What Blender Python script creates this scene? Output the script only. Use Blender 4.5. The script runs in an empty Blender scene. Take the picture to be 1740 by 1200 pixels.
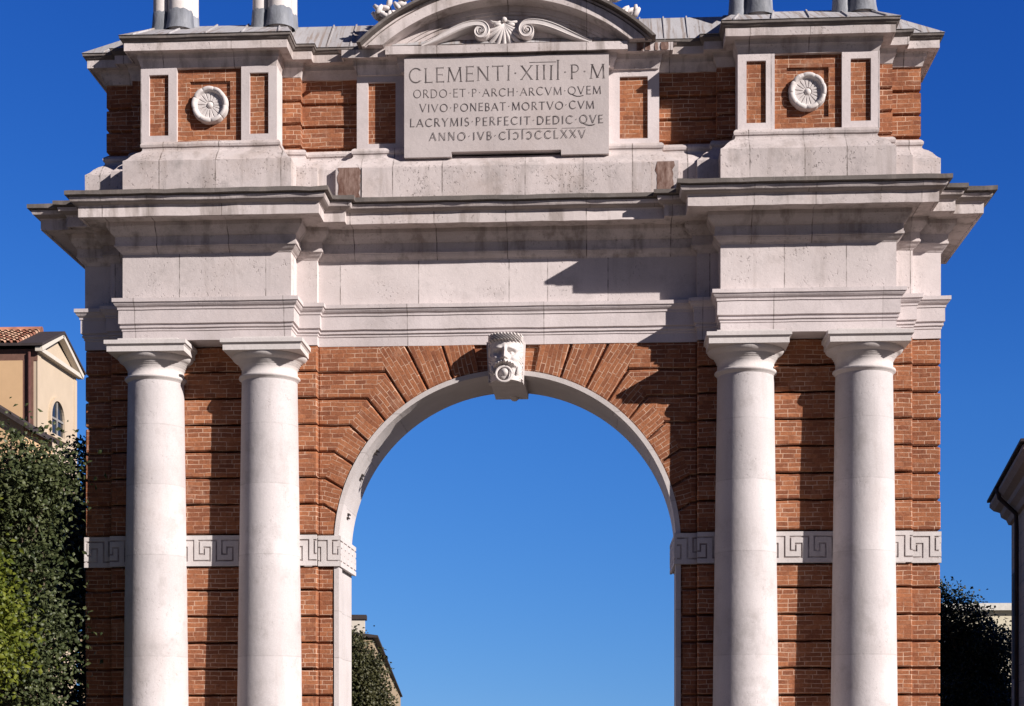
import bpy, bmesh, math, random
import numpy as np
from mathutils import Vector, Matrix, noise as mnoise
C = bpy.context.scene.collection
SC = bpy.context.scene
PI = math.pi
R = math.radians

# ------------------------------------------------------------------ camera
cam_d = bpy.data.cameras.new('camera')
cam_d.sensor_width = 36.0
cam_d.lens = 55.18
cam_d.shift_y = 0.3678
cam_d.clip_start = 0.1
cam_d.clip_end = 6000
cam = bpy.data.objects.new('camera', cam_d)
C.objects.link(cam)
cam.location = (1.43, -24.0, 1.6)
cam.rotation_euler = (PI / 2, 0, math.atan(0.056))
SC.camera = cam

# ------------------------------------------------------------------ light
SUN_EL, SUN_AZ = R(25.5), R(58.0)          # azimuth to the right of the facade's normal
sd = Vector((math.sin(SUN_AZ) * math.cos(SUN_EL), -math.cos(SUN_AZ) * math.cos(SUN_EL), math.sin(SUN_EL)))
sun_d = bpy.data.lights.new('sun', 'SUN')
sun_d.energy = 5.0
sun_d.angle = R(0.5)
sun_d.color = (1.0, 0.925, 0.87)
sun = bpy.data.objects.new('sun', sun_d)
C.objects.link(sun)
sun.rotation_euler = sd.to_track_quat('Z', 'Y').to_euler()
sun.location = sd * 60

world = bpy.data.worlds.new('World')
SC.world = world
world.use_nodes = True
wt = world.node_tree
bg = wt.nodes['Background']
sky = wt.nodes.new('ShaderNodeTexSky')
sky.sky_type = 'NISHITA'
sky.sun_disc = False
sky.sun_elevation = SUN_EL
sky.sun_rotation = math.atan2(sd.x, sd.y)
sky.air_density = 1.0
sky.dust_density = 0.0
sky.ozone_density = 4.0
# a clear, deep winter sky: look a little above the hazy rim, tint towards blue, and dim the unseen dome behind the camera to weaken shadow fill
tc = wt.nodes.new('ShaderNodeTexCoord')
sx = wt.nodes.new('ShaderNodeSeparateXYZ'); wt.links.new(tc.outputs['Generated'], sx.inputs[0])
def wmath(op, a, b=None, clamp=False):
    n = wt.nodes.new('ShaderNodeMath'); n.operation = op; n.use_clamp = clamp
    for i, v in enumerate((a, b)):
        if v is None: continue
        if isinstance(v, bpy.types.NodeSocket): wt.links.new(v, n.inputs[i])
        else: n.inputs[i].default_value = v
    return n.outputs[0]
zz_ = wmath('MAXIMUM', sx.outputs[2], wmath('ADD', wmath('MULTIPLY', sx.outputs[2], 0.61), 0.0775))
cb = wt.nodes.new('ShaderNodeCombineXYZ')
wt.links.new(sx.outputs[0], cb.inputs[0]); wt.links.new(sx.outputs[1], cb.inputs[1]); wt.links.new(zz_, cb.inputs[2])
wt.links.new(cb.outputs[0], sky.inputs['Vector'])
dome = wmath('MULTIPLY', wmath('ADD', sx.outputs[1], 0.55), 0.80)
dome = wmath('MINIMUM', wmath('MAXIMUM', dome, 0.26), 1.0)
spc = wt.nodes.new('ShaderNodeSeparateColor'); wt.links.new(sky.outputs[0], spc.inputs[0])
ch = []
for i, (ref, out, gam, tn) in enumerate(((0.156, 1.98, 1.80, 0.56), (0.381, 4.89, 1.26, 0.90), (0.753, 9.83, 0.82, 1.48))):
    v = wmath('POWER', wmath('MULTIPLY', spc.outputs[i], 0.0758 * tn / ref), gam)
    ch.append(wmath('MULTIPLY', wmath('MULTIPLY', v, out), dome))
cmb = wt.nodes.new('ShaderNodeCombineColor')
for i in range(3): wt.links.new(ch[i], cmb.inputs[i])
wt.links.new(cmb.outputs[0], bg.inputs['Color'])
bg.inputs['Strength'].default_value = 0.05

SC.view_settings.view_transform = 'Standard'
SC.view_settings.look = 'None'
SC.view_settings.exposure = 0.60
SC.view_settings.gamma = 1.0
SC.render.engine = 'CYCLES'

# ------------------------------------------------------------------ helpers
class NT:
    def __init__(s, name):
        s.m = bpy.data.materials.new(name); s.m.use_nodes = True
        s.t = s.m.node_tree; s.n = s.t.nodes; s.l = s.t.links
        s.b = s.n['Principled BSDF']
        s.b.inputs['Roughness'].default_value = 0.85
        s.b.inputs['Specular IOR Level'].default_value = 0.25
    def node(s, typ, **kw):
        x = s.n.new(typ)
        for k, v in kw.items():
            if k in x.inputs.keys():
                if isinstance(v, bpy.types.NodeSocket): s.l.new(v, x.inputs[k])
                else: x.inputs[k].default_value = v
            else: setattr(x, k, v)
        return x
    def math(s, op, a, b=None, clamp=False):
        x = s.n.new('ShaderNodeMath'); x.operation = op; x.use_clamp = clamp
        for i, v in enumerate((a, b)):
            if v is None: continue
            if isinstance(v, bpy.types.NodeSocket): s.l.new(v, x.inputs[i])
            else: x.inputs[i].default_value = v
        return x.outputs[0]
    def mix(s, fac, a, b, mode='MIX'):
        x = s.n.new('ShaderNodeMix'); x.data_type = 'RGBA'; x.blend_type = mode
        for i, v in ((0, fac), (6, a), (7, b)):
            if isinstance(v, bpy.types.NodeSocket): s.l.new(v, x.inputs[i])
            elif i == 0: x.inputs[0].default_value = v
            else: x.inputs[i].default_value = (*v, 1) if len(v) == 3 else v
        return x.outputs[2]
    def ramp(s, fac, stops, interp='LINEAR'):
        x = s.n.new('ShaderNodeValToRGB'); x.color_ramp.interpolation = interp
        e = x.color_ramp.elements
        while len(e) < len(stops): e.new(0.5)
        for i, (p, c) in enumerate(stops):
            e[i].position = p
            e[i].color = (c, c, c, 1) if not isinstance(c, tuple) else (*c, 1)
        s.l.new(fac, x.inputs[0])
        return x.outputs[0]
    def obj(s): return s.n.new('ShaderNodeTexCoord').outputs['Object']
    def noise(s, vec, scale, detail=4, rough=0.55, stretch=None):
        if stretch:
            mp = s.node('ShaderNodeMapping'); s.l.new(vec, mp.inputs['Vector'])
            mp.inputs['Scale'].default_value = stretch; vec = mp.outputs[0]
        x = s.node('ShaderNodeTexNoise', Scale=scale, Detail=detail, Roughness=rough)
        s.l.new(vec, x.inputs['Vector']); return x.outputs['Fac']
    def bump(s, h, strength, dist=0.01, prev=None):
        x = s.node('ShaderNodeBump', Strength=strength, Distance=dist)
        s.l.new(h, x.inputs['Height'])
        if prev is not None: s.l.new(prev, x.inputs['Normal'])
        return x.outputs[0]

def stone(name, col=(0.62, 0.57, 0.555), joints=1.1, axis='x', pits=1.0, stain=0.35, grey=0.15, joint_dark=0.55, seed=0.0, run=(1.0, 1.0, 0.12), brown=0.18, st=(0.56, 0.75)):
    """pale limestone: irregular block joints along one axis, tone per block, pits, grey patina and streaks"""
    t = NT(name); o = t.obj()
    sep = t.node('ShaderNodeSeparateXYZ'); t.l.new(o, sep.inputs[0])
    if axis == 'x':
        ge = t.n.new('ShaderNodeNewGeometry'); gn = t.node('ShaderNodeSeparateXYZ'); t.l.new(ge.outputs['True Normal'], gn.inputs[0])
        side = t.math('GREATER_THAN', t.math('ABSOLUTE', gn.outputs[0]), 0.66)
        w = t.math('ADD', t.math('MULTIPLY', sep.outputs[0], t.math('SUBTRACT', 1.0, side)), t.math('MULTIPLY', t.math('ADD', sep.outputs[1], 0.4), side))
    else: w = sep.outputs[2]
    col_s = t.mix(t.ramp(t.noise(o, 1.3, 5), [(0.35, 0.0), (0.7, 1.0)]), col, tuple(c * 0.86 for c in col))
    if joints:
        w2 = t.math('ADD', t.math('MULTIPLY', w, joints), seed)
        v1 = t.node('ShaderNodeTexVoronoi', voronoi_dimensions='1D', feature='F1', Scale=1.0); t.l.new(w2, v1.inputs['W'])
        v2 = t.node('ShaderNodeTexVoronoi', voronoi_dimensions='1D', feature='DISTANCE_TO_EDGE', Scale=1.0); t.l.new(w2, v2.inputs['W'])
        tone = t.node('ShaderNodeRGBToBW'); t.l.new(v1.outputs['Color'], tone.inputs[0])
        tv = t.ramp(tone.outputs[0], [(0.1, 0.78), (0.9, 1.07)])
        col_s = t.mix(1.0, col_s, tv, 'MULTIPLY')
        jw = t.math('LESS_THAN', v2.outputs['Distance'], 0.0085 * joints)
        jn = t.ramp(t.noise(o, 6, 3), [(0.38, 0.25), (0.6, 1.0)])
        jf = t.math('MULTIPLY', t.math('MULTIPLY', jw, jn), joint_dark)
        col_s = t.mix(jf, col_s, (0.12, 0.10, 0.09))
    # grey patina in patches
    pat = t.ramp(t.noise(o, 2.2, 8, 0.7), [(0.52, 0.0), (0.72, 1.0)])
    col_s = t.mix(t.math('MULTIPLY', pat, grey * 2.0), col_s, (0.30, 0.27, 0.26))
    # vertical streaks
    stk = t.ramp(t.noise(o, 5.0, 6, 0.6, run), [(st[0], 0.0), (st[1], 1.0)])
    col_s = t.mix(t.math('MULTIPLY', stk, stain), col_s, (0.26, 0.22, 0.20))
    # pits and short scars, gathered in clusters
    pz = t.noise(o, 30.0, 4, 0.55, (1.0, 1.0, 0.8))
    pitm = t.math('MULTIPLY', t.ramp(pz, [(0.60, 0.0), (0.66, 1.0)]), t.ramp(t.noise(o, 1.9, 5, 0.6), [(0.47, 0.0), (0.62, 1.0)]))
    pitm = t.math('MULTIPLY', pitm, pits, True)
    col_s = t.mix(t.math('MULTIPLY', pitm, 0.55), col_s, (0.20, 0.165, 0.15))
    # warm brown weather stains in broad blotches
    bl_ = t.ramp(t.noise(o, 0.8, 9, 0.72), [(0.50, 0.0), (0.74, 1.0)])
    col_s = t.mix(t.math('MULTIPLY', bl_, brown), col_s, (0.30, 0.215, 0.165))
    fine = t.ramp(t.noise(o, 60, 4, 0.7), [(0.3, 0.9), (0.7, 1.06)])
    col_s = t.mix(1.0, col_s, fine, 'MULTIPLY')
    t.l.new(col_s, t.b.inputs['Base Color'])
    n1 = t.bump(t.noise(o, 14, 6, 0.65), 0.35, 0.012)
    n2 = t.bump(t.math('SUBTRACT', 1.0, pitm), 0.8 * pits if pits else 0.0, 0.01, n1)
    t.l.new(n2, t.b.inputs['Normal'])
    return t.m

def plain(name, col, rough=0.8, var=0.15, scale=6.0, bump=0.2, metal=0.0, stretch=None):
    t = NT(name); o = t.obj()
    n = t.noise(o, scale, 6, 0.65, stretch)
    c = t.mix(t.ramp(n, [(0.3, 0.0), (0.7, 1.0)]), tuple(x * (1 - var) for x in col), tuple(min(1, x * (1 + var)) for x in col))
    t.l.new(c, t.b.inputs['Base Color'])
    t.b.inputs['Roughness'].default_value = rough
    t.b.inputs['Metallic'].default_value = metal
    t.l.new(t.bump(t.noise(o, scale * 6, 4), bump, 0.01), t.b.inputs['Normal'])
    return t.m

def brick(name, c1=(0.40, 0.160, 0.076), c2=(0.215, 0.080, 0.043), mortar=(0.56, 0.38, 0.275), row=0.068, bw=0.245, old=(0.21, 0.080, 0.045)):
    t = NT(name); o = t.obj()
    uv = t.n.new('ShaderNodeUVMap'); uv.uv_map = 'uv'
    nz = t.node('ShaderNodeTexNoise', Scale=3.0, Detail=3.0); t.l.new(uv.outputs[0], nz.inputs['Vector'])
    va = t.node('ShaderNodeVectorMath', operation='SCALE'); t.l.new(nz.outputs['Color'], va.inputs[0]); va.inputs['Scale'].default_value = 0.042
    vb = t.node('ShaderNodeVectorMath', operation='ADD'); t.l.new(uv.outputs[0], vb.inputs[0]); t.l.new(va.outputs[0], vb.inputs[1])
    br = t.node('ShaderNodeTexBrick', offset=0.5, squash=0.7, squash_frequency=3)
    t.l.new(vb.outputs[0], br.inputs['Vector'])
    for k, v in (('Scale', 1.0), ('Brick Width', bw), ('Row Height', row), ('Mortar Size', 0.0058), ('Mortar Smooth', 0.25), ('Bias', 0.0)):
        br.inputs[k].default_value = v
    br.inputs['Color1'].default_value = (0, 0, 0, 1); br.inputs['Color2'].default_value = (1, 1, 1, 1); br.inputs['Mortar'].default_value = (0.5, 0.5, 0.5, 1)
    rnd = t.node('ShaderNodeRGBToBW'); t.l.new(br.outputs['Color'], rnd.inputs[0])
    c = t.mix(rnd.outputs[0], c1, c2)
    big = t.ramp(t.noise(o, 0.9, 5, 0.6), [(0.3, 0.0), (0.7, 1.0)])
    c = t.mix(t.math('MULTIPLY', big, 0.5), c, old)
    sp = t.ramp(t.noise(o, 22, 5, 0.7), [(0.3, 0.72), (0.7, 1.18)])
    c = t.mix(1.0, c, sp, 'MULTIPLY')
    # some bricks paler
    pale = t.ramp(t.noise(vb.outputs[0], 5.5, 2), [(0.62, 0.0), (0.7, 1.0)])
    c = t.mix(t.math('MULTIPLY', pale, 0.3), c, (0.43, 0.22, 0.13))
    keep = t.ramp(t.noise(o, 4.0, 4, 0.6), [(0.38, 0.1), (0.58, 1.0)])
    mf = t.math('MULTIPLY', br.outputs['Fac'], keep)
    c = t.mix(mf, c, mortar)
    # salts
    sa = t.ramp(t.noise(o, 2.6, 8, 0.75), [(0.57, 0.0), (0.70, 1.0)])
    c = t.mix(t.math('MULTIPLY', sa, 0.42), c, (0.46, 0.31, 0.23))
    # soot
    so = t.ramp(t.noise(o, 1.7, 7, 0.7), [(0.55, 0.0), (0.8, 1.0)])
    c = t.mix(t.math('MULTIPLY', so, 0.4), c, (0.10, 0.045, 0.03))
    t.l.new(c, t.b.inputs['Base Color'])
    t.b.inputs['Roughness'].default_value = 0.92
    t.b.inputs['Specular IOR Level'].default_value = 0.12
    h = t.math('SUBTRACT', t.noise(o, 30, 5, 0.7), t.math('MULTIPLY', br.outputs['Fac'], 0.9))
    t.l.new(t.bump(h, 0.55, 0.012), t.b.inputs['Normal'])
    return t.m

def foliage(name, dark, light, trans=0.25):
    t = NT(name)
    geo = t.n.new('ShaderNodeNewGeometry')
    o = t.obj()
    f = t.math('ADD', t.math('MULTIPLY', geo.outputs['Random Per Island'], 0.55), t.math('MULTIPLY', t.noise(o, 1.1, 3), 0.55), True)
    c = t.ramp(f, [(0.2, dark), (0.85, light)])
    t.l.new(c, t.b.inputs['Base Color'])
    t.b.inputs['Roughness'].default_value = 0.45
    tr = t.n.new('ShaderNodeBsdfTranslucent'); t.l.new(c, tr.inputs['Color'])
    mx = t.n.new('ShaderNodeMixShader'); mx.inputs[0].default_value = trans
    t.l.new(t.b.outputs[0], mx.inputs[1]); t.l.new(tr.outputs[0], mx.inputs[2])
    t.l.new(mx.outputs[0], t.n['Material Output'].inputs['Surface'])
    return t.m

class MB:
    """collects shapes into one mesh"""
    def __init__(s):
        s.bm = bmesh.new(); s.uv = s.bm.loops.layers.uv.new('uv'); s.done = set()
    def face(s, pts, mi=0, uvs=None, smooth=False):
        vs = [s.bm.verts.new(p) for p in pts]
        return s.vface(vs, mi, uvs, smooth)
    def vface(s, vs, mi=0, uvs=None, smooth=False):
        try: f = s.bm.faces.new(vs)
        except ValueError: return None
        f.material_index = mi; f.smooth = smooth
        if uvs:
            for l, u in zip(f.loops, uvs): l[s.uv].uv = u
            s.done.add(f.index if False else f)
        return f
    def box(s, x0, x1, y0, y1, z0, z1, mi=0, ch=0.0):
        if x0 > x1: x0, x1 = x1, x0
        if ch <= 0:
            v = [s.bm.verts.new((x, y, z)) for z in (z0, z1) for y in (y0, y1) for x in (x0, x1)]
            for q in ((0, 1, 3, 2), (4, 6, 7, 5), (0, 4, 5, 1), (2, 3, 7, 6), (0, 2, 6, 4), (1, 5, 7, 3)):
                s.vface([v[i] for i in q], mi)
        else:
            b = bmesh.new(); r = bmesh.ops.create_cube(b, size=1.0)
            for v in b.verts:
                v.co = Vector(((x0 + x1) / 2 + v.co.x * (x1 - x0), (y0 + y1) / 2 + v.co.y * (y1 - y0), (z0 + z1) / 2 + v.co.z * (z1 - z0)))
            bmesh.ops.bevel(b, geom=b.edges[:], offset=ch, segments=1, affect='EDGES')
            s.merge(b, mi); b.free()
    def merge(s, b, mi=0, smooth=None):
        mp = {v: s.bm.verts.new(v.co) for v in b.verts}
        for f in b.faces:
            s.vface([mp[v] for v in f.verts], mi, None, f.smooth if smooth is None else smooth)
    def loft(s, rings, mi=0, closed=True, cap=(False, False), smooth=False):
        vr = [[s.bm.verts.new(p) for p in r] for r in rings]
        n = len(vr[0])
        for a, b in zip(vr[:-1], vr[1:]):
            for i in range(n if closed else n - 1):
                j = (i + 1) % n
                s.vface([a[i], a[j], b[j], b[i]], mi, None, smooth)
        if cap[0]: s.vface(vr[0][::-1], mi)
        if cap[1]: s.vface(vr[-1], mi)
    def lathe(s, prof, cx, cy, n=56, mi=0, smooth=True, cap=(False, False)):
        s.loft([[(cx + r * math.cos(2 * PI * i / n), cy + r * math.sin(2 * PI * i / n), z) for i in range(n)] for r, z in prof], mi, True, cap, smooth)
    def tube(s, pts, rads, n=8, mi=0, smooth=True):
        pts = [Vector(p) for p in pts]
        if not hasattr(rads, '__len__'): rads = [rads] * len(pts)
        rings = []
        for i, p in enumerate(pts):
            d = (pts[min(i + 1, len(pts) - 1)] - pts[max(i - 1, 0)]).normalized()
            a = d.cross(Vector((0, 1, 0.02)))
            if a.length < 0.05: a = d.cross(Vector((1, 0, 0)))
            a.normalize(); b = d.cross(a)
            rings.append([p + (a * math.cos(2 * PI * k / n) + b * math.sin(2 * PI * k / n)) * rads[i] for k in range(n)])
        s.loft(rings, mi, True, (True, True), smooth)
    def ball(s, c, r, mi=0, sub=2, scale=(1, 1, 1), rot=None):
        b = bmesh.new(); bmesh.ops.create_icosphere(b, subdivisions=sub, radius=r)
        M = Matrix.Diagonal((*scale, 1))
        if rot is not None: M = rot.to_4x4() @ M
        for v in b.verts: v.co = M @ v.co + Vector(c)
        s.merge(b, mi, True); b.free()
    def prism(s, poly, ins, yf, yb, ch, mi=0, uvf=None):
        """polygon (x,z) with per-edge inset, chamfered front at yf, running back to yb"""
        P0 = inset(poly, ins); P1 = inset(poly, [d + (ch if d > 0 else 0) for d in ins])
        vb = [s.bm.verts.new((x, yb, z)) for x, z in P0]
        va = [s.bm.verts.new((x, yf + ch, z)) for x, z in P0]
        vf = [s.bm.verts.new((x, yf, z)) for x, z in P1]
        n = len(poly)
        uvs = [uvf(v.co.x, v.co.z) for v in vf] if uvf else None
        s.vface(vf, mi, uvs)
        for i in range(n):
            j = (i + 1) % n
            u = [uvf(v.co.x, v.co.z) for v in (va[i], va[j], vf[j], vf[i])] if uvf else None
            s.vface([va[i], va[j], vf[j], vf[i]], mi, u)
            s.vface([vb[i], vb[j], va[j], va[i]], mi)
    def rough_prism(s, poly, ins, yf, yb, ch, rg, step=0.2, amp=0.007):
        """prism whose straight edges are broken into short, slightly wavering lengths"""
        P, I = [], []
        n = len(poly)
        for i in range(n):
            a, b = poly[i], poly[(i + 1) % n]
            k = max(1, int(math.hypot(b[0] - a[0], b[1] - a[1]) / step)) if ins[i] > 0.008 else 1
            for q in range(k):
                t = q / k; j_ = rg.uniform(-amp, amp) if q else 0.0
                P.append((a[0] + (b[0] - a[0]) * t, a[1] + (b[1] - a[1]) * t + j_)); I.append(ins[i])
        s.prism(P, I, yf, yb, ch)
    def auto_uv(s):
        s.bm.normal_update()
        for f in s.bm.faces:
            if f in s.done: continue
            n = f.normal; a = (abs(n.x), abs(n.y), abs(n.z))
            for l in f.loops:
                c = l.vert.co
                if a[1] >= a[0] and a[1] >= a[2] * 0.6: l[s.uv].uv = (c.x, c.z)
                elif a[0] >= a[2] * 0.6: l[s.uv].uv = (c.y + 0.11, c.z)
                else: l[s.uv].uv = (c.x, c.y + 0.03)
    def wear(s, amp, step=0.3, x0=-7.6, x1=7.6, scale=2.2, top=None):
        """cut long runs into short lengths and let the arrises waver, as old hand-cut stone does"""
        k = x0
        while k <= x1:
            bmesh.ops.bisect_plane(s.bm, geom=s.bm.verts[:] + s.bm.edges[:] + s.bm.faces[:], dist=1e-5, plane_co=(k, 0, 0), plane_no=(1, 0, 0))
            k += step
        for v in s.bm.verts:
            a = amp if top is None or v.co.z < top[0] else top[1]
            q = v.co * scale
            v.co.z += a * mnoise.noise(q * 1.7 + Vector((3.1, 7.7, 1.3))) + a * 0.6 * mnoise.noise(q * 5.1)
            v.co.y += a * mnoise.noise(q * 1.9 + Vector((13.1, 2.7, 9.3))) + a * 0.5 * mnoise.noise(q * 6.3)
            v.co.x += a * 0.5 * mnoise.noise(q * 1.3 + Vector((5.5, 21.7, 4.4)))
    def build(s, name, mats, parent=None, uv=True, fix=True):
        if fix: bmesh.ops.recalc_face_normals(s.bm, faces=s.bm.faces[:])
        if uv: s.auto_uv()
        me = bpy.data.meshes.new(name); s.bm.to_mesh(me); s.bm.free()
        for m in (mats if isinstance(mats, (list, tuple)) else [mats]): me.materials.append(m)
        o = bpy.data.objects.new(name, me); C.objects.link(o)
        if parent: o.parent = parent
        return o

def inset(poly, ins):
    n = len(poly)
    area = sum(poly[i][0] * poly[(i + 1) % n][1] - poly[(i + 1) % n][0] * poly[i][1] for i in range(n))
    sg = 1 if area > 0 else -1
    out = []
    for i in range(n):
        p, q, r = poly[i - 1], poly[i], poly[(i + 1) % n]
        e1 = Vector((q[0] - p[0], q[1] - p[1])).normalized(); e2 = Vector((r[0] - q[0], r[1] - q[1])).normalized()
        n1 = Vector((-e1.y, e1.x)) * sg; n2 = Vector((-e2.y, e2.x)) * sg
        d1, d2 = ins[i - 1], ins[i]
        det = n1.x * n2.y - n1.y * n2.x
        if abs(det) < 0.05:
            v = (n1 * d1 + n2 * d2) / 2
        else:
            v = Vector(((d1 * n2.y - d2 * n1.y) / det, (n1.x * d2 - n2.x * d1) / det))
        out.append((q[0] + v.x, q[1] + v.y))
    return out

def sweep(mb, plan, prof, mi=None, caps=(False, False), smooth=False):
    """profile (offset outward, z) swept round a closed axis-aligned plan with mitred corners; mi: material index per profile segment"""
    n = len(plan)
    area = sum(plan[i][0] * plan[(i + 1) % n][1] - plan[(i + 1) % n][0] * plan[i][1] for i in range(n))
    sg = 1 if area > 0 else -1
    nv = []
    for i in range(n):
        p, q, r = plan[i - 1], plan[i], plan[(i + 1) % n]
        e1 = Vector((q[0] - p[0], q[1] - p[1])).normalized(); e2 = Vector((r[0] - q[0], r[1] - q[1])).normalized()
        nv.append(Vector((e1.y, -e1.x)) * sg + Vector((e2.y, -e2.x)) * sg)
    rings = [[mb.bm.verts.new((plan[i][0] + nv[i].x * o, plan[i][1] + nv[i].y * o, z)) for i in range(n)] for o, z in prof]
    for k in range(len(prof) - 1):
        for i in range(n):
            j = (i + 1) % n
            mb.vface([rings[k][i], rings[k][j], rings[k + 1][j], rings[k + 1][i]], mi[k] if mi else 0)
    if caps[0]: mb.vface(rings[0][::-1], mi[0] if mi else 0)
    if caps[1]: mb.vface(rings[-1], mi[-1] if mi else 0)

def empty(name, loc=(0, 0, 0), rz=0.0):
    o = bpy.data.objects.new(name, None); C.objects.link(o); o.location = loc; o.rotation_euler.z = rz
    o.empty_display_size = 0.5
    return o
def tag(o, label=None, cat=None, group=None, kind=None):
    for k, v in (('label', label), ('category', cat), ('group', group), ('kind', kind)):
        if v: o[k] = v
    return o

# ------------------------------------------------------------------ materials
M_fr = stone('limestone_blocks', (0.67, 0.60, 0.59), 0.95, pits=0.85, stain=0.30, grey=0.24, joint_dark=0.75, seed=3.3)
M_co = stone('limestone_cornice', (0.65, 0.58, 0.565), 0.8, pits=0.8, stain=0.7, grey=0.42, joint_dark=0.85, seed=8.1, brown=0.4, st=(0.52, 0.66))
M_ar = stone('limestone_architrave', (0.665, 0.595, 0.59), 0.55, pits=0.4, stain=0.2, grey=0.14, joint_dark=0.65, seed=1.7)
M_pl = stone('limestone_plinth', (0.61, 0.54, 0.525), 1.15, pits=1.1, stain=0.45, grey=0.42, joint_dark=0.9, seed=5.9, brown=0.45, st=(0.53, 0.68))
M_ca = stone('limestone_carving', (0.62, 0.575, 0.56), 0, pits=0.2, stain=0.16, grey=0.08)
M_sh = stone('limestone_shaft', (0.63, 0.585, 0.585), 0.95, axis='z', pits=0.5, stain=0.24, grey=0.26, joint_dark=0.22, seed=2.2)
M_li = stone('limestone_lining', (0.64, 0.59, 0.575), 1.2, axis='z', pits=0.2, stain=0.1, grey=0.05, joint_dark=0.35, seed=4.0)
M_cr = stone('weathered_stone', (0.16, 0.14, 0.13), 0.9, pits=0.8, stain=0.7, grey=0.3, seed=6.1)
M_cy = stone('soot_and_shade_stone', (0.40, 0.35, 0.33), 0.9, pits=0.6, stain=0.8, grey=0.4, seed=6.1)  # sooty, and darkened to paint shade on the down-facing lower cyma
M_tb = stone('tablet_marble', (0.50, 0.445, 0.435), 0, pits=0.1, stain=0.10, grey=0.10)
M_le = stone('roof_lead', (0.42, 0.41, 0.42), 1.6, pits=0.6, stain=0.95, grey=0.2, joint_dark=0.9, seed=9.4, run=(3.2, 0.15, 0.15), st=(0.50, 0.60))
M_ld = plain('lead_flashing', (0.20, 0.21, 0.235), 0.55, 0.45, 5, 0.5, stretch=(1, 1, 0.2))
M_br = brick('red_brick')
def worn_fill(name, dark, light, scale, lo, hi):
    t = NT(name); o = t.obj()
    f = t.ramp(t.noise(o, scale, 5, 0.65), [(lo, 0.0), (hi, 1.0)])
    t.l.new(t.mix(f, dark, light), t.b.inputs['Base Color']); t.b.inputs['Roughness'].default_value = 0.95
    return t.m
M_ink = worn_fill('letter_fill', (0.07, 0.058, 0.058), (0.26, 0.225, 0.22), 7.0, 0.42, 0.72)
M_dk = plain('slot_shade', (0.03, 0.025, 0.022), 0.95)
M_notch = plain('notch_shade', (0.05, 0.04, 0.035), 0.7)
def stained(name):
    t = NT(name); o = t.obj()
    n1 = t.noise(o, 9.0, 6, 0.65, (1.0, 1.0, 0.22)); n2 = t.noise(o, 26.0, 5, 0.7, (1.0, 1.0, 0.5))
    f = t.ramp(t.math('ADD', t.math('MULTIPLY', n1, 0.7), t.math('MULTIPLY', n2, 0.3)), [(0.42, 0.0), (0.66, 1.0)])
    c = t.mix(f, (0.115, 0.058, 0.043), (0.33, 0.235, 0.20))
    t.l.new(c, t.b.inputs['Base Color']); t.l.new(t.bump(n2, 0.4, 0.01), t.b.inputs['Normal'])
    return t.m
M_rust = stained('rust_stain')

# ------------------------------------------------------------------ the arch
arch = empty('triumphal_arch')
tag(arch, 'red brick triumphal arch with white stone columns, cornices and an inscribed tablet', 'arch')
BK = 1.5                                     # back of the body
def sym(front):                              # right half of a front plan (x rising) -> whole closed plan
    L = [(-x, y) for x, y in front[::-1]]
    return L + front
def plan_of(w, m0, m1, p0, p1, yw, ym, yp, back, centre=None):
    f = []
    for x, y in (centre or []): f.append((x, y))
    f += [(m0, yw), (m0, ym), (p0, ym), (p0, yp), (p1, yp), (p1, ym), (m1, ym), (m1, yw), (w, yw), (w, back)]
    return sym(f)
PLAN = plan_of(6.565, 2.9, 6.12, 3.22, 5.80, 0.0, -0.13, -0.55, BK)

# ---- brick wall with rusticated courses and voussoirs
ZC, RB, RI = 4.45, 2.655, 2.585              # arch centre, brick edge, stone intrados
wall = MB()
J, CH, GD = 0.014, 0.018, 0.055              # half joint, chamfer, groove depth
arc = [(RB * math.sin(a), ZC + RB * math.cos(a)) for a in [PI / 2 * i / 40 for i in range(41)]]
core = [(6.53, 0.0), (6.53, 7.52)] + [(-6.53, 7.52), (-6.53, 0.0), (-RB, 0.0)] + [(-x, z) for x, z in arc[::-1]] + arc[1:] + [(RB, 0.0)]
for y in (GD, BK - 0.02):
    wall.face([(x, y, z) for x, z in core])
n = len(core)
for i in range(n):
    a, b = core[i], core[(i + 1) % n]
    wall.face([(a[0], GD, a[1]), (b[0], GD, b[1]), (b[0], BK - 0.02, b[1]), (a[0], BK - 0.02, a[1])])
up = [7.10 - 0.407 * k for k in range(6)]     # joints above the fret band
dn = [4.115 - 0.37] + [3.745 - 0.405 * k for k in range(1, 11)]
levels = [7.50] + up + [4.60]
low = [4.11] + dn[:-2] + [0.0]
low = [z for z in low if z >= 0]
rng = random.Random(5)
def jit(a=0.006): return rng.uniform(-a, a)
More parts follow.
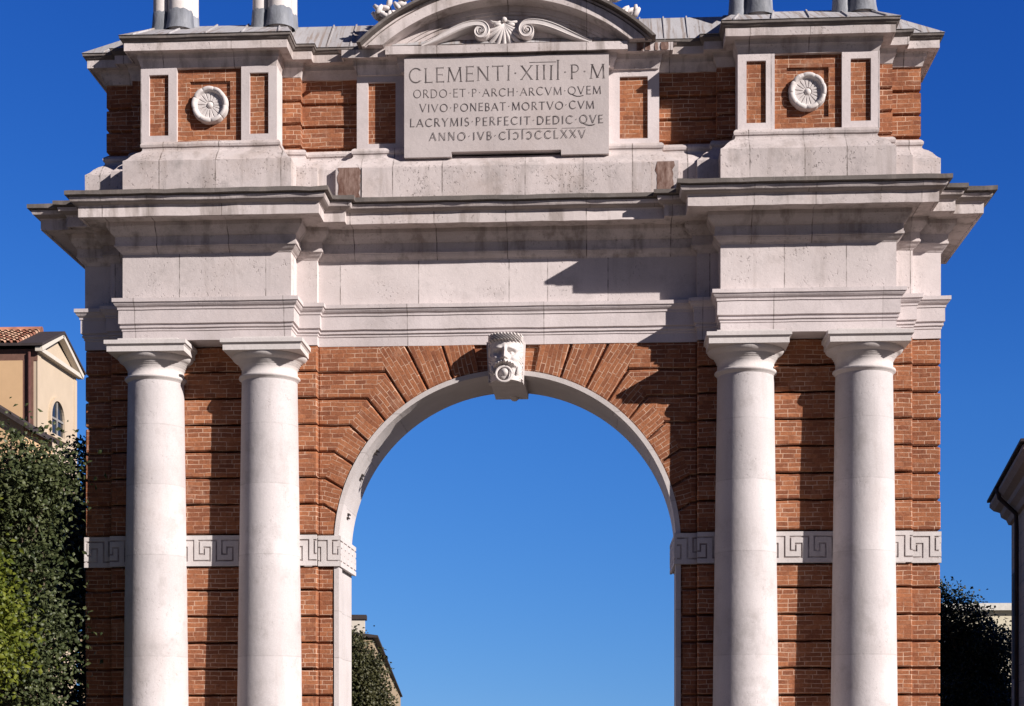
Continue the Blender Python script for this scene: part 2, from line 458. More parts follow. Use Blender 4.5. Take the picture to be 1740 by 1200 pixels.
# voussoir joints: angle at the intrados and the corner where the joint turns level
ang = [9, 18, 27, 35.5, 44.6, 53.6, 62.6, 71.2, 79.5]
corner = {3: (1.86, up[0]), 4: (2.15, up[1]), 5: (2.42, up[2]), 6: (2.66, up[3]), 7: (2.80, up[4]), 8: (2.82, up[5])}
def ip(deg): return (RB * math.sin(R(deg)), ZC + RB * math.cos(R(deg)))
def arcpts(a0, a1, k=4): return [ip(a0 + (a1 - a0) * i / k) for i in range(k + 1)]
for sg in (1, -1):
    mir = lambda P: [(sg * x, z) for x, z in P]
    def radial_uv(a_mid):
        def f(x, z):
            x = abs(x); dx, dz = x, z - ZC
            ca, sa = math.cos(R(a_mid)), math.sin(R(a_mid))
            return (dx * sa + dz * ca, (dx * ca - dz * sa) + a_mid * 0.37)
        return f
    Rz = 0.012                                # margin to the stone edge
    # voussoirs that reach the architrave
    for k in (0, 1):
        a0, a1 = ang[k], ang[k + 1]
        t0 = (math.tan(R(a0)) * (7.505 - ZC), 7.505); t1 = (math.tan(R(a1)) * (7.505 - ZC), 7.505)
        ap = arcpts(a0, a1)
        poly = [t0] + ap + [t1]
        ins = [J] + [0.004] * (len(ap) - 1) + [J, 0.001]
        wall.prism(mir(poly), ins, jit(), GD + 0.01, CH, 0, radial_uv((a0 + a1) / 2))
    a0, a1 = ang[2], ang[3]
    t0 = (math.tan(R(a0)) * (7.505 - ZC), 7.505)
    ap = arcpts(a0, a1)
    bend = (corner[3][0] + 0.12, 7.505)
    poly = [t0] + ap + [corner[3], bend]
    ins = [J] + [0.004] * (len(ap) - 1) + [J, 0.0, 0.001]
    y = jit()
    wall.prism(mir(poly), ins, y, GD + 0.01, CH, 0, radial_uv((a0 + a1) / 2))
    wall.prism(mir([corner[3], (2.905, up[0]), (2.905, 7.505), bend]), [J, 0.002, 0.001, 0.0], y, GD + 0.01, CH)
    for k in range(3, 8):
        c0, c1 = corner[k], corner[k + 1]
        ap = arcpts(ang[k], ang[k + 1])
        poly = [c0] + ap + [c1]
        ins = [J] + [0.004] * (len(ap) - 1) + [J, 0.0]
        y = jit()
        wall.prism(mir(poly), ins, y, GD + 0.01, CH, 0, radial_uv((ang[k] + ang[k + 1]) / 2))
        wall.rough_prism(mir([c1, (2.905, c1[1]), (2.905, c0[1]), c0]), [J, 0.002, J, 0.0], y, GD + 0.01, CH, rng)
    # last course above the fret
    zz = 4.59
    ab = math.degrees(math.acos((zz - ZC) / RB))
    ap = arcpts(ang[8], ab)
    wall.prism(mir([corner[8]] + ap + [(2.82, zz)]), [J] + [0.004] * (len(ap) - 1) + [J, 0.0], jit(), GD + 0.01, CH)
    wall.prism(mir([(2.82, zz), (2.905, zz), (2.905, up[5]), corner[8]]), [J, 0.002, J, 0.0], 0.0, GD + 0.01, CH)
    # below the fret: jamb courses
    for a, b in zip(low[1:], low[:-1]):
        wall.prism(mir([(RB + 0.005, a), (2.905, a), (2.905, b), (RB + 0.005, b)]), [J, 0.002, J, J], jit(), GD + 0.01, CH)
    # the strip behind the columns and the end strip
    for lev in (levels, low):
        for a, b in zip(lev[1:], lev[:-1]):
            y = -0.13 + jit()
            wall.rough_prism(mir([(2.9, a), (6.12, a), (6.12, b), (2.9, b)]), [J, 0.003, J, 0.003], y, 0.09, CH, rng)
            x0, x1 = sg * 6.10, sg * (6.56 + jit())
            wall.box(x0, x1, jit(), BK, a + J, b - J, 0, CH)
wall.build('brick_wall', M_br, arch)

# ---- stone lining of the arch
lin = MB()
def ring(mb, r0, r1, y0, y1, z0=0.0, na=72, mi=0):
    path = [(-1, z0)] + [(a, None) for a in np.linspace(-90, 90, na + 1)] + [(1, z0)]
    secs = []
    for a, z in path:
        if z is not None:
            x0, x1 = a * r0, a * r1
            secs.append([(x0, y0, z), (x1, y0, z), (x1, y1, z), (x0, y1, z)])
        else:
            s_, c_ = math.sin(R(a)), math.cos(R(a))
            secs.append([(r0 * s_, y0, ZC + r0 * c_), (r1 * s_, y0, ZC + r1 * c_), (r1 * s_, y1, ZC + r1 * c_), (r0 * s_, y1, ZC + r0 * c_)])
    mb.loft(secs, mi, True, (True, True))
ring(lin, RI, RB + 0.004, -0.012, 0.30)
ring(lin, RI + 0.045, RB + 0.05, 0.302, BK + 0.01)
lining = lin.build('arch_lining', M_li, arch)
for sg in (-1,):
    for a in (53.6, 63.5, 78):
        for d in (-0.42, 0.42):
            mb = MB(); mb.box(-0.085, 0.085, -0.010, 0.010, -0.03, 0.004, 0, 0.002)  # raised dark bars paint the shade of small notches in the lining
            o = mb.build('dark_notch', M_notch, lining, fix=False)
            aa = a + d * 1.5
            r = RI + 0.045
            o.matrix_local = Matrix.Translation((sg * r * math.sin(R(aa)), 0.78, ZC + r * math.cos(R(aa)))) @ Matrix.Rotation(sg * R(aa), 4, 'Y') @ Matrix.Rotation(PI / 2, 4, 'Z')

# ---- meander band
def meander_cells(length, x0=0.0):
    """list of x-breaks and a test for the groove of a greek key"""
    P = 0.357; s_ = P / 475.0
    seg = [((0, 405), (0, 820)), ((0, 820), (340, 820)), ((340, 820), (340, 545)), ((340, 545), (220, 545)),
           ((220, 545), (220, 685)), ((220, 685), (115, 685)), ((115, 685), (115, 405)), ((115, 405), (475, 405))]
    hw = 17
    rects = []
    for (xa, ya), (xb, yb) in seg:
        rects.append(((min(xa, xb) - hw) * s_, (max(xa, xb) + hw) * s_, min(ya, yb) - hw, max(ya, yb) + hw))
    zt, zb, yt, yb_ = 4.585, 4.115, 300, 930
    zf = lambda y: zt - (y - yt) / (yb_ - yt) * (zt - zb)
    xs, zs = set([0.0, length]), set([zt, zb])
    R_ = []
    k = -1
    while k * P < length + x0 + P:
        for a, b, c, d in rects:
            xa, xb = a + k * P - x0, b + k * P - x0
            if xb <= 0 or xa >= length: continue
            xa, xb = max(0, xa), min(length, xb)
            z1, z0 = zf(c), zf(d)
            R_.append((xa, xb, z0, z1)); xs |= {round(xa, 5), round(xb, 5)}; zs |= {round(z0, 5), round(z1, 5)}
        k += 1
    return sorted(xs), sorted(zs), R_
def meander(mb, org, dirv, nrm, length, x0=0.0, depth=0.013, thick=0.04):
    xs, zs, rc = meander_cells(length, x0)
    def low_(i, j):
        if i < 0 or j < 0 or i >= len(xs) - 1 or j >= len(zs) - 1: return None
        cx, cz = (xs[i] + xs[i + 1]) / 2, (zs[j] + zs[j + 1]) / 2
        return any(a - 1e-6 < cx < b + 1e-6 and c - 1e-6 < cz < d + 1e-6 for a, b, c, d in rc)
    G = [[low_(i, j) for j in range(len(zs) - 1)] for i in range(len(xs) - 1)]
    pt = lambda x, z, h: (org[0] + dirv[0] * x + nrm[0] * h, org[1] + dirv[1] * x + nrm[1] * h, z)
    def g(i, j):
        if 0 <= i < len(G) and 0 <= j < len(G[0]): return thick - depth if G[i][j] else thick
        return 0.0
    for i in range(len(G)):
        for j in range(len(G[0])):
            h = g(i, j); x_, X, z_, Z = xs[i], xs[i + 1], zs[j], zs[j + 1]
            mb.face([pt(x_, z_, h), pt(X, z_, h), pt(X, Z, h), pt(x_, Z, h)], 1 if G[i][j] else 0)
            for (di, dj, e) in ((1, 0, ((X, z_), (X, Z))), (0, 1, ((X, Z), (x_, Z))), (-1, 0, ((x_, Z), (x_, z_))), (0, -1, ((x_, z_), (X, z_)))):
                h2 = g(i + di, j + dj)
                if h2 < h - 1e-6:
                    (ax, az), (bx, bz) = e
                    mb.face([pt(ax, az, h2), pt(bx, bz, h2), pt(bx, bz, h), pt(ax, az, h)], 0)
M_gr = worn_fill('meander_groove', (0.24, 0.20, 0.19), (0.56, 0.50, 0.48), 3.0, 0.42, 0.66)
for sg in (-1, 1):
    f = MB()
    meander(f, (sg * 2.9 - (3.22 if sg < 0 else 0), -0.13), (1, 0), (0, -1), 3.22, 0.12)
    if sg < 0: meander(f, (-6.565, 0.0), (1, 0), (0, -1), 0.445, 0.05)
    else: meander(f, (6.12, 0.0), (1, 0), (0, -1), 0.445, 0.09)
    xa = -2.9 if sg < 0 else 2.56
    meander(f, (xa, -0.015), (1, 0), (0, -1), 0.34, 0.22 if sg < 0 else 0.16)
    # reveal of the jamb and outer end
    meander(f, (sg * 2.60, -0.045), (0, 1), (-sg, 0), BK + 0.09, 0.05)
    meander(f, (sg * 6.524, -0.03), (0, 1), (sg, 0), BK + 0.06, 0.05)
    f.box(sg * 2.61, sg * 6.5, 0.01, BK + 0.03, 4.12, 4.58)
    f.build('meander_band', [M_ca, M_gr], arch, fix=False)

# ---- keystone with mask
key = MB()
kw = 0.265
sec = [(-kw, 6.875), (kw, 6.875), (kw + 0.03, 7.50), (-kw - 0.03, 7.50)]
key.loft([[(x, y, z) for x, z in sec] for y in (-0.16, 0.02)], 0, True, (True, True))
sec = [(-kw, 6.985), (kw, 6.985), (kw + 0.02, 7.3), (-kw - 0.02, 7.3)]
key.loft([[(x, y, z) for x, z in sec] for y in (0.02, BK + 0.06)], 0, True, (True, True))
keystone = key.build('keystone', M_ca, arch)
mb = MB(); mb.ball((0.05, BK - 0.10, 6.985), 0.075, 0, 2, (1, 1, 0.9)); mb.build('boss', M_ca, keystone)
mk = MB()
NX, NZ = 72, 92
def gs(u, v, cu, cv, su, sv): return math.exp(-((u - cu) / su) ** 2 - ((v - cv) / sv) ** 2)
def face_h(u, v):
    """height of the mask: u -1..1 across, v 0..1 upward"""
    w = 0.98 - 0.26 * max(0, 0.45 - v) ** 1.0
    e = max(0.0, 1 - (abs(u) / w) ** 2.6)
    h = 0.235 * e ** 0.55
    h += 0.045 * gs(u, v, 0, 0.78, 0.75, 0.16)                       # forehead
    h += 0.06 * (gs(u, v, -0.36, 0.665, 0.26, 0.045) + gs(u, v, 0.36, 0.665, 0.26, 0.045))   # brows
    h -= 0.105 * (gs(u, v, -0.36, 0.585, 0.22, 0.062) + gs(u, v, 0.36, 0.585, 0.22, 0.062))  # sockets
    h += 0.075 * (gs(u, v, -0.36, 0.585, 0.125, 0.038) + gs(u, v, 0.36, 0.585, 0.125, 0.038))  # eyeballs
    h += 0.055 * (gs(u, v, -0.52, 0.47, 0.24, 0.085) + gs(u, v, 0.52, 0.47, 0.24, 0.085))     # cheeks
    nz = 0.15 * math.exp(-(u / (0.10 + 0.10 * max(0, min(1, (0.66 - v) / 0.2)))) ** 2)
    nz *= 1 / (1 + math.exp(-(v - 0.425) / 0.012)) * 1 / (1 + math.exp((v - 0.68) / 0.03))
    h += nz * (0.55 + 0.6 * max(0, (0.66 - v) / 0.24))
    h += 0.03 * (gs(u, v, -0.16, 0.445, 0.09, 0.028) + gs(u, v, 0.16, 0.445, 0.09, 0.028))    # nostrils
    # moustache: two drooping locks
    for s_ in (-1, 1):
        uu = s_ * u
        if -0.05 < uu < 0.75:
            vm = 0.375 - 0.16 * max(0, uu - 0.1) ** 1.3
            h += 0.12 * math.exp(-((v - vm) / 0.036) ** 2) * (1 - max(0, uu - 0.5) / 0.25) * (0.82 + 0.18 * math.sin(uu * 40))
    h -= 0.06 * gs(u, v, 0, 0.275, 0.22, 0.02)                        # mouth
    h += 0.085 * gs(u, v, 0, 0.15, 0.30, 0.11) - 0.03 * math.exp(-((math.hypot(u * 0.262, (v - 0.14) * 0.70) - 0.10) / 0.02) ** 2) * (1 if v < 0.3 else 0)                          # chin
    # beard and hair locks
    edge = max(0, abs(u) - 0.70) / 0.28
    if v > 0.79 or edge > 0:
        k = max(edge * 0.9, (v - 0.79) / 0.06)
        k = min(1, max(0, k))
        h += 0.055 * k * (0.45 + 0.55 * math.sin(34 * u + 9 * math.sin(14 * v) + (6 * v if edge > 0 else 0)))
    if v > 0.84: h += 0.03
    return max(h, 0.0)
W2, H2, zb = 0.262, 0.70, 6.875
vs = []
for j in range(NZ + 1):
    row = []
    for i in range(NX + 1):
        u, v = -1 + 2 * i / NX, j / NZ
        row.append(mk.bm.verts.new((u * W2 * (1.0 + 0.02 * v), -0.15 - face_h(u, v), zb + v * H2)))
    vs.append(row)
for j in range(NZ):
    for i in range(NX):
        mk.vface([vs[j][i], vs[j][i + 1], vs[j + 1][i + 1], vs[j + 1][i]], 0, None, True)
mk.ball((-0.012, -0.375, 6.955), 0.118, 0, 3, (0.82, 0.50, 0.85))
for sg in (-1, 1):
    for k in range(6):
        mk.tube([(sg * (0.165 + 0.012 * (k % 2)), -0.30 + 0.01 * k, 7.12 - 0.035 * k), (sg * (0.20 + 0.01 * (k % 3)), -0.33 + 0.02 * k, 7.06 - 0.03 * k), (sg * (0.17 - 0.012 * k), -0.36 + 0.015 * k, 6.97 - 0.015 * k)], [0.018, 0.026, 0.010], 7)
    for k in range(5):
        mk.ball((sg * (0.045 + 0.048 * k), -0.36 + 0.012 * k * k * 0.6, 7.505 - 0.006 * k * k), 0.034, 0, 2, (0.6, 0.9, 1.5))
# rim back to the keystone
loop = vs[0][:] + [r[-1] for r in vs[1:]] + vs[-1][-2::-1] + [r[0] for r in vs[-2:0:-1]]
bl = [mk.bm.verts.new((v.co.x, -0.14, v.co.z)) for v in loop]
for i in range(len(loop)):
    j = (i + 1) % len(loop); mk.vface([loop[i], loop[j], bl[j], bl[i]])
mk.build('carved_mask', M_ca, keystone)
rg = MB()
cx, cz, rr = -0.012, 6.945, 0.118
pts = [(cx + rr * math.cos(a), -0.455 + 0.03 * math.sin(a), cz + rr * 1.02 * math.sin(a)) for a in [2 * PI * i / 28 for i in range(29)]]
rg.tube(pts, 0.020, 10)
rg.build('mouth_ring', M_ca, keystone)

# ---- columns
def column(x):
    cy = -0.20
    prof = []
    z0, z1 = 0.62, 6.93
    for i in range(25):
        t = i / 24; z = z0 + (z1 - z0) * t
        r = 0.497 - 0.075 * max(0, (t - 0.10) / 0.90) ** 1.15
        prof.append((r, z))
    m = MB(); m.lathe([(0.535, 0.56), (0.535, 0.60), (0.515, 0.62)] + prof, x, cy, 72)
    sh = m.build('column', M_sh, arch)
    c = MB()
    c.lathe([(0.424, 6.90), (0.445, 6.928), (0.462, 6.938), (0.468, 6.955), (0.462, 6.975), (0.44, 6.985), (0.425, 6.99), (0.424, 7.10),
             (0.440, 7.112), (0.440, 7.135), (0.456, 7.14), (0.456, 7.162), (0.474, 7.168), (0.474, 7.188),
             (0.515, 7.205), (0.55, 7.232), (0.570, 7.262), (0.573, 7.283), (0.563, 7.30)], x, cy, 72)
    ab = [(0.588, 7.283), (0.588, 7.362), (0.594, 7.368), (0.605, 7.385), (0.622, 7.392), (0.622, 7.450), (0.46, 7.456), (0.46, 7.51)]
    c.loft([[(x + sx * h, cy + sy * h, z) for sx, sy in ((-1, -1), (1, -1), (1, 1), (-1, 1))] for h, z in ab], 0, True, (True, True))
    c.build('capital', M_ca, sh)
    b = MB()
    b.lathe([(0.64, 0.30), (0.68, 0.33), (0.695, 0.40), (0.68, 0.47), (0.64, 0.50), (0.55, 0.505), (0.55, 0.56)], x, cy, 56)
    b.box(x - 0.70, x + 0.70, cy - 0.70, cy + 0.70, 0.0, 0.30, 0, 0.01)
    b.build('base', M_ca, sh)
for x in (-5.385, -3.62, 3.62, 5.385): column(x)

# ---- entablature
m = MB()
sweep(m, PLAN, [(0, 7.50), (0, 7.635), (0.012, 7.645), (0.012, 7.678), (0.034, 7.688), (0.034, 7.718), (0.022, 7.722), (0.022, 7.737), (0.052, 7.747),
                (0.052, 7.95), (0.066, 7.955), (0.066, 7.978), (0.072, 7.99), (0.090, 8.005), (0.108, 8.03), (0.114, 8.052), (0.130, 8.056), (0.130, 8.112), (-0.02, 8.135)], caps=(True, True))
m.wear(0.006); m.build('architrave', M_ar, arch)
m = MB(); sweep(m, PLAN, [(0, 8.12), (0, 8.83)], caps=(True, True)); m.build('frieze', M_fr, arch)
m = MB()
cp = [(-0.02, 8.80), (0.008, 8.805), (0.02, 8.825), (0.05, 8.85), (0.08, 8.885), (0.085, 8.898), (0.10, 8.90), (0.10, 8.93), (0.088, 8.935), (0.088, 9.05),
      (0.10, 9.055), (0.135, 9.09), (0.175, 9.145), (0.195, 9.18), (0.195, 9.238), (0.48, 9.242), (0.48, 9.215), (0.515, 9.215), (0.515, 9.37), (0.525, 9.372), (0.528, 9.385), (0.55, 9.392), (0.58, 9.405), (0.605, 9.425), (0.618, 9.45),
      (0.622, 9.481), (0.617, 9.492), (0.63, 9.498), (0.675, 9.502), (0.675, 9.562), (0.0, 9.60)]
mi = []
for a, b in zip(cp[:-1], cp[1:]):
    mi.append(1 if a[1] >= 9.48 else (2 if 9.38 <= a[1] < 9.42 else 0))
sweep(m, PLAN, cp, mi, caps=(True, True))
m.wear(0.008, 0.24, top=(9.49, 0.011)); m.build('cornice', [M_co, M_cr, M_cy], arch)

# ---- attic
m = MB()
PP = plan_of(6.565, 2.9, 6.12, 3.22, 5.80, 0.0, -0.13, -0.55, BK, [(2.62, -0.10), (2.62, 0.0)])
pp = [(0, 9.57), (0, 10.225), (-0.012, 10.235), (-0.03, 10.25), (-0.06, 10.28), (-0.10, 10.34), (-0.16, 10.40), (-0.215, 10.44), (-0.235, 10.47), (-0.235, 10.50),
      (-0.215, 10.512), (-0.208, 10.545), (-0.222, 10.575), (-0.25, 10.60), (-0.40, 10.61)]
sweep(m, PP, pp, caps=(True, True))
m.box(-2.22, 2.22, -0.114, -0.05, 9.58, 10.215, 0, 0.008)
m.wear(0.008); plinth = m.build('attic_plinth', M_pl, arch)
for sx, xa, xb in ((-1, 2.24, 2.58), (1, 2.28, 2.55)):
    st = MB(); x0, x1 = sorted((sx * xa, sx * xb))
    x0 += 0.0
    yb0 = 0.0 if xa >= 2.22 else -0.09
    outl = []
    rr_ = random.Random(4 + sx)
    for i in range(9): outl.append((x0 + rr_.uniform(-0.015, 0.02), 9.70 + 0.52 * i / 8))
    for i in range(9): outl.append((x1 + rr_.uniform(-0.03, 0.02), 10.22 - 0.52 * i / 8))
    st.face([(x, -0.104, z) for x, z in outl])
    st.build('rust_stain', M_rust, plinth)
for x0, x1, z0, z1 in ((1.99, 2.10, 11.94, 12.058), (2.12, 2.19, 11.942, 12.058), (2.27, 2.31, 11.94, 12.055), (2.36, 2.47, 11.942, 12.058)):
    st = MB(); rr_ = random.Random(int(x0 * 100)); yy_ = -0.038
    st.face([(x0 + rr_.uniform(-.01, .01), yy_, z0), (x1 + rr_.uniform(-.01, .01), yy_, z0), (x1 + rr_.uniform(-.01, .01), yy_, (z0 + z1) / 2), (x1, yy_, z1), (x0, yy_, z1), (x0 + rr_.uniform(-.012, .012), yy_, (z0 + z1) / 2)])
    st.build('rust_stain', M_rust, plinth)
PA = plan_of(6.34, 3.22, 5.88, 3.51, 5.60, 0.36, 0.20, -0.13, 1.2, [(2.30, 0.31), (2.30, 0.36)])
m = MB()
zs_ = [10.50, 10.665, 11.02, 11.375, 11.80]
for a, b in zip(zs_[:-1], zs_[1:]):
    sweep(m, PA, [(-0.05, a), (-0.05, a + 0.015), (0, a + 0.035), (0, b - 0.025), (-0.03, b - 0.005), (-0.05, b)])
sweep(m, PA, [(-0.05, 11.79), (-0.05, 11.80)], caps=(False, True))
m.wear(0.010, 0.2); m.build('attic_wall', M_br, arch)
def frame(x0, x1, z0, z1, mg, yf, yb, mgz=0.11):
    x0, x1 = min(x0, x1), max(x0, x1)
    f = MB()
    a = [(x0, z0), (x1, z0), (x1, z1), (x0, z1)]; b = [(x0 + mg, z0 + mgz), (x1 - mg, z0 + mgz), (x1 - mg, z1 - mgz), (x0 + mg, z1 - mgz)]
    for i in range(4):
        j = (i + 1) % 4
        f.face([(a[i][0], yf, a[i][1]), (a[j][0], yf, a[j][1]), (b[j][0], yf, b[j][1]), (b[i][0], yf, b[i][1])])
        f.face([(b[i][0], yf, b[i][1]), (b[j][0], yf, b[j][1]), (b[j][0], yf + 0.05, b[j][1]), (b[i][0], yf + 0.05, b[i][1])])
        f.face([(a[i][0], yf, a[i][1]), (a[j][0], yf, a[j][1]), (a[j][0], yb, a[j][1]), (a[i][0], yb, a[i][1])])
    o = f.build('pilaster_frame', M_ar, arch)
    p = MB(); p.box(x0 + mg - 0.01, x1 - mg + 0.01, yf + 0.045, yf + 0.12, z0 + mgz - 0.01, z1 - mgz + 0.01)
    p.build('brick_panel', M_br, o)
Z0, Z1 = 10.605, 11.76
for sx in (-1, 1):
    frame(sx * 3.50, sx * 4.05, Z0, Z1, 0.13, -0.25, 0.16)
    frame(sx * 5.05, sx * 5.61, Z0, Z1, 0.13, -0.25, 0.16)
    frame(sx * 1.56, sx * 2.34, 10.585, Z1, 0.175, 0.215, 0.37)
    # brick field with square recess and rosette
    p = MB(); xa, xb = sorted((sx * 4.05, sx * 5.05)); ra, rb = sorted((sx * 4.235, sx * 4.86)); rz0, rz1 = 10.81, 11.56
    yf, yr = -0.19, -0.15
    for q in ([(xa, Z0), (xb, Z0), (rb, rz0), (ra, rz0)], [(xb, Z0), (xb, Z1), (rb, rz1), (rb, rz0)], [(xb, Z1), (xa, Z1), (ra, rz1), (rb, rz1)], [(xa, Z1), (xa, Z0), (ra, rz0), (ra, rz1)]):
        p.face([(x, yf, z) for x, z in q])
    rc = [(ra, rz0), (rb, rz0), (rb, rz1), (ra, rz1)]
    p.face([(x, yr, z) for x, z in rc])
    for i in range(4):
        a, b = rc[i], rc[(i + 1) % 4]; p.face([(a[0], yf, a[1]), (b[0], yf, b[1]), (b[0], yr, b[1]), (a[0], yr, a[1])])
    for xs_ in (xa, xb): p.face([(xs_, yf, Z0), (xs_, yf, Z1), (xs_, -0.10, Z1), (xs_, -0.10, Z0)])
    p.build('brick_field', M_br, arch, fix=False)
    # rosette
    r = MB(); NA, NR = 128, 26; c = (sx * 4.545, 11.185); vs = []; ph_ = 0.4 if sx < 0 else 1.13; rq = random.Random(40 + sx); wob = [rq.uniform(0.8, 1.15) for _ in range(16)]
    for i in range(NA):
        a = 2 * PI * i / NA; row = []
        lob = abs(math.sin(4.5 * a + ph_)) ** 0.35 * wob[int(a / (2 * PI) * 9) % 16]
        for j in range(NR + 1):
            t = j / NR; rad = 0.288 * t * (0.955 + 0.045 * lob if t > 0.75 else 1)
            h = 0.03
            if t < 0.2: h += 0.055 * math.sqrt(max(0, 1 - (t / 0.2) ** 2))
            elif t < 0.70:
                h += 0.030 - 0.026 * math.exp(-(math.sin(8 * a + ph_ + 0.25 * math.sin(3 * a)) / 0.20) ** 2) * wob[int(a / (2 * PI) * 16) % 16] * math.sin(PI * (t - 0.2) / 0.5) ** 0.5
            if t >= 0.66:
                k = min(1, (t - 0.66) / 0.07)
                h = h * (1 - k) + k * (0.072 + (0.05 * math.sqrt(max(0, 1 - ((t - 0.86) / 0.145) ** 2))) * (0.55 + 0.45 * lob))
            if t > 0.99: h = 0.0
            row.append(r.bm.verts.new((c[0] + rad * math.cos(a), -0.155 - h, c[1] + rad * math.sin(a))))
        vs.append(row)
    for i in range(NA):
        k = (i + 1) % NA
        for j in range(NR): r.vface([vs[i][j], vs[k][j], vs[k][j + 1], vs[i][j + 1]], 0, None, False)
    r.build('rosette', M_ca, arch)

# attic cornice
PC = plan_of(6.36, 3.22, 5.88, 3.51, 5.60, 0.33, 0.19, -0.25, 1.2, [(1.64, 0.10), (1.64, 0.18), (2.33, 0.18), (2.33, 0.33)])
m = MB()
cp = [(-0.10, 11.745), (0.0, 11.75), (0.006, 11.775), (0.015, 11.805), (0.03, 11.845), (0.045, 11.872), (0.05, 11.877), (0.05, 11.925), (0.06, 11.955), (0.185, 11.957), (0.185, 11.937), (0.21, 11.937),
      (0.21, 12.06), (0.22, 12.064), (0.235, 12.075), (0.25, 12.095), (0.256, 12.105), (0.268, 12.107), (0.268, 12.14), (0.0, 12.17)]
k_ = [i for i, q in enumerate(cp) if q[1] == 12.06][0]
sweep(m, PC, cp[:k_ + 1], None, caps=(True, True))
for sg in (-1, 1):                        # the crown moulding stops against the pediment
    W = [(2.28, 0.33), (3.22, 0.33), (3.22, 0.19), (3.51, 0.19), (3.51, -0.25), (5.60, -0.25), (5.60, 0.19), (5.88, 0.19), (5.88, 0.33), (6.36, 0.33), (6.36, 1.2), (2.28, 1.2)]
    sweep(m, [(sg * x, y) for x, y in W], cp[k_:], [1] * 20, caps=(False, True))
m.face([(-2.6, 0.0, 12.063), (2.6, 0.0, 12.063), (2.6, 1.2, 12.063), (-2.6, 1.2, 12.063)])
m.wear(0.007, 0.26, top=(12.09, 0.010)); m.build('attic_cornice', [M_co, M_cr], arch)

# ---- inscribed tablet
t = MB()
T0, T1, TX = 10.375, 11.90, 1.567
t.prism([(-TX, T0), (-0.84, T0), (-0.84, T0 + 0.075), (0.84, T0 + 0.075), (0.84, T0), (TX, T0), (TX, T1), (-TX, T1)], [0.0] * 8, -0.05, 0.30, 0.0)
t.box(-0.85, 0.85, 0.10, 0.28, T0 - 0.02, T0 + 0.08, 1)  # dark block paints the shadow in the gap under the tablet
tablet = t.build('inscription_tablet', [M_tb, M_dk], arch)

def arcp(cx, cy, rx, ry, a0, a1, n=14):
    return [(cx + rx * math.cos(R(a0 + (a1 - a0) * i / n)), cy + ry * math.sin(R(a0 + (a1 - a0) * i / n))) for i in range(n + 1)]
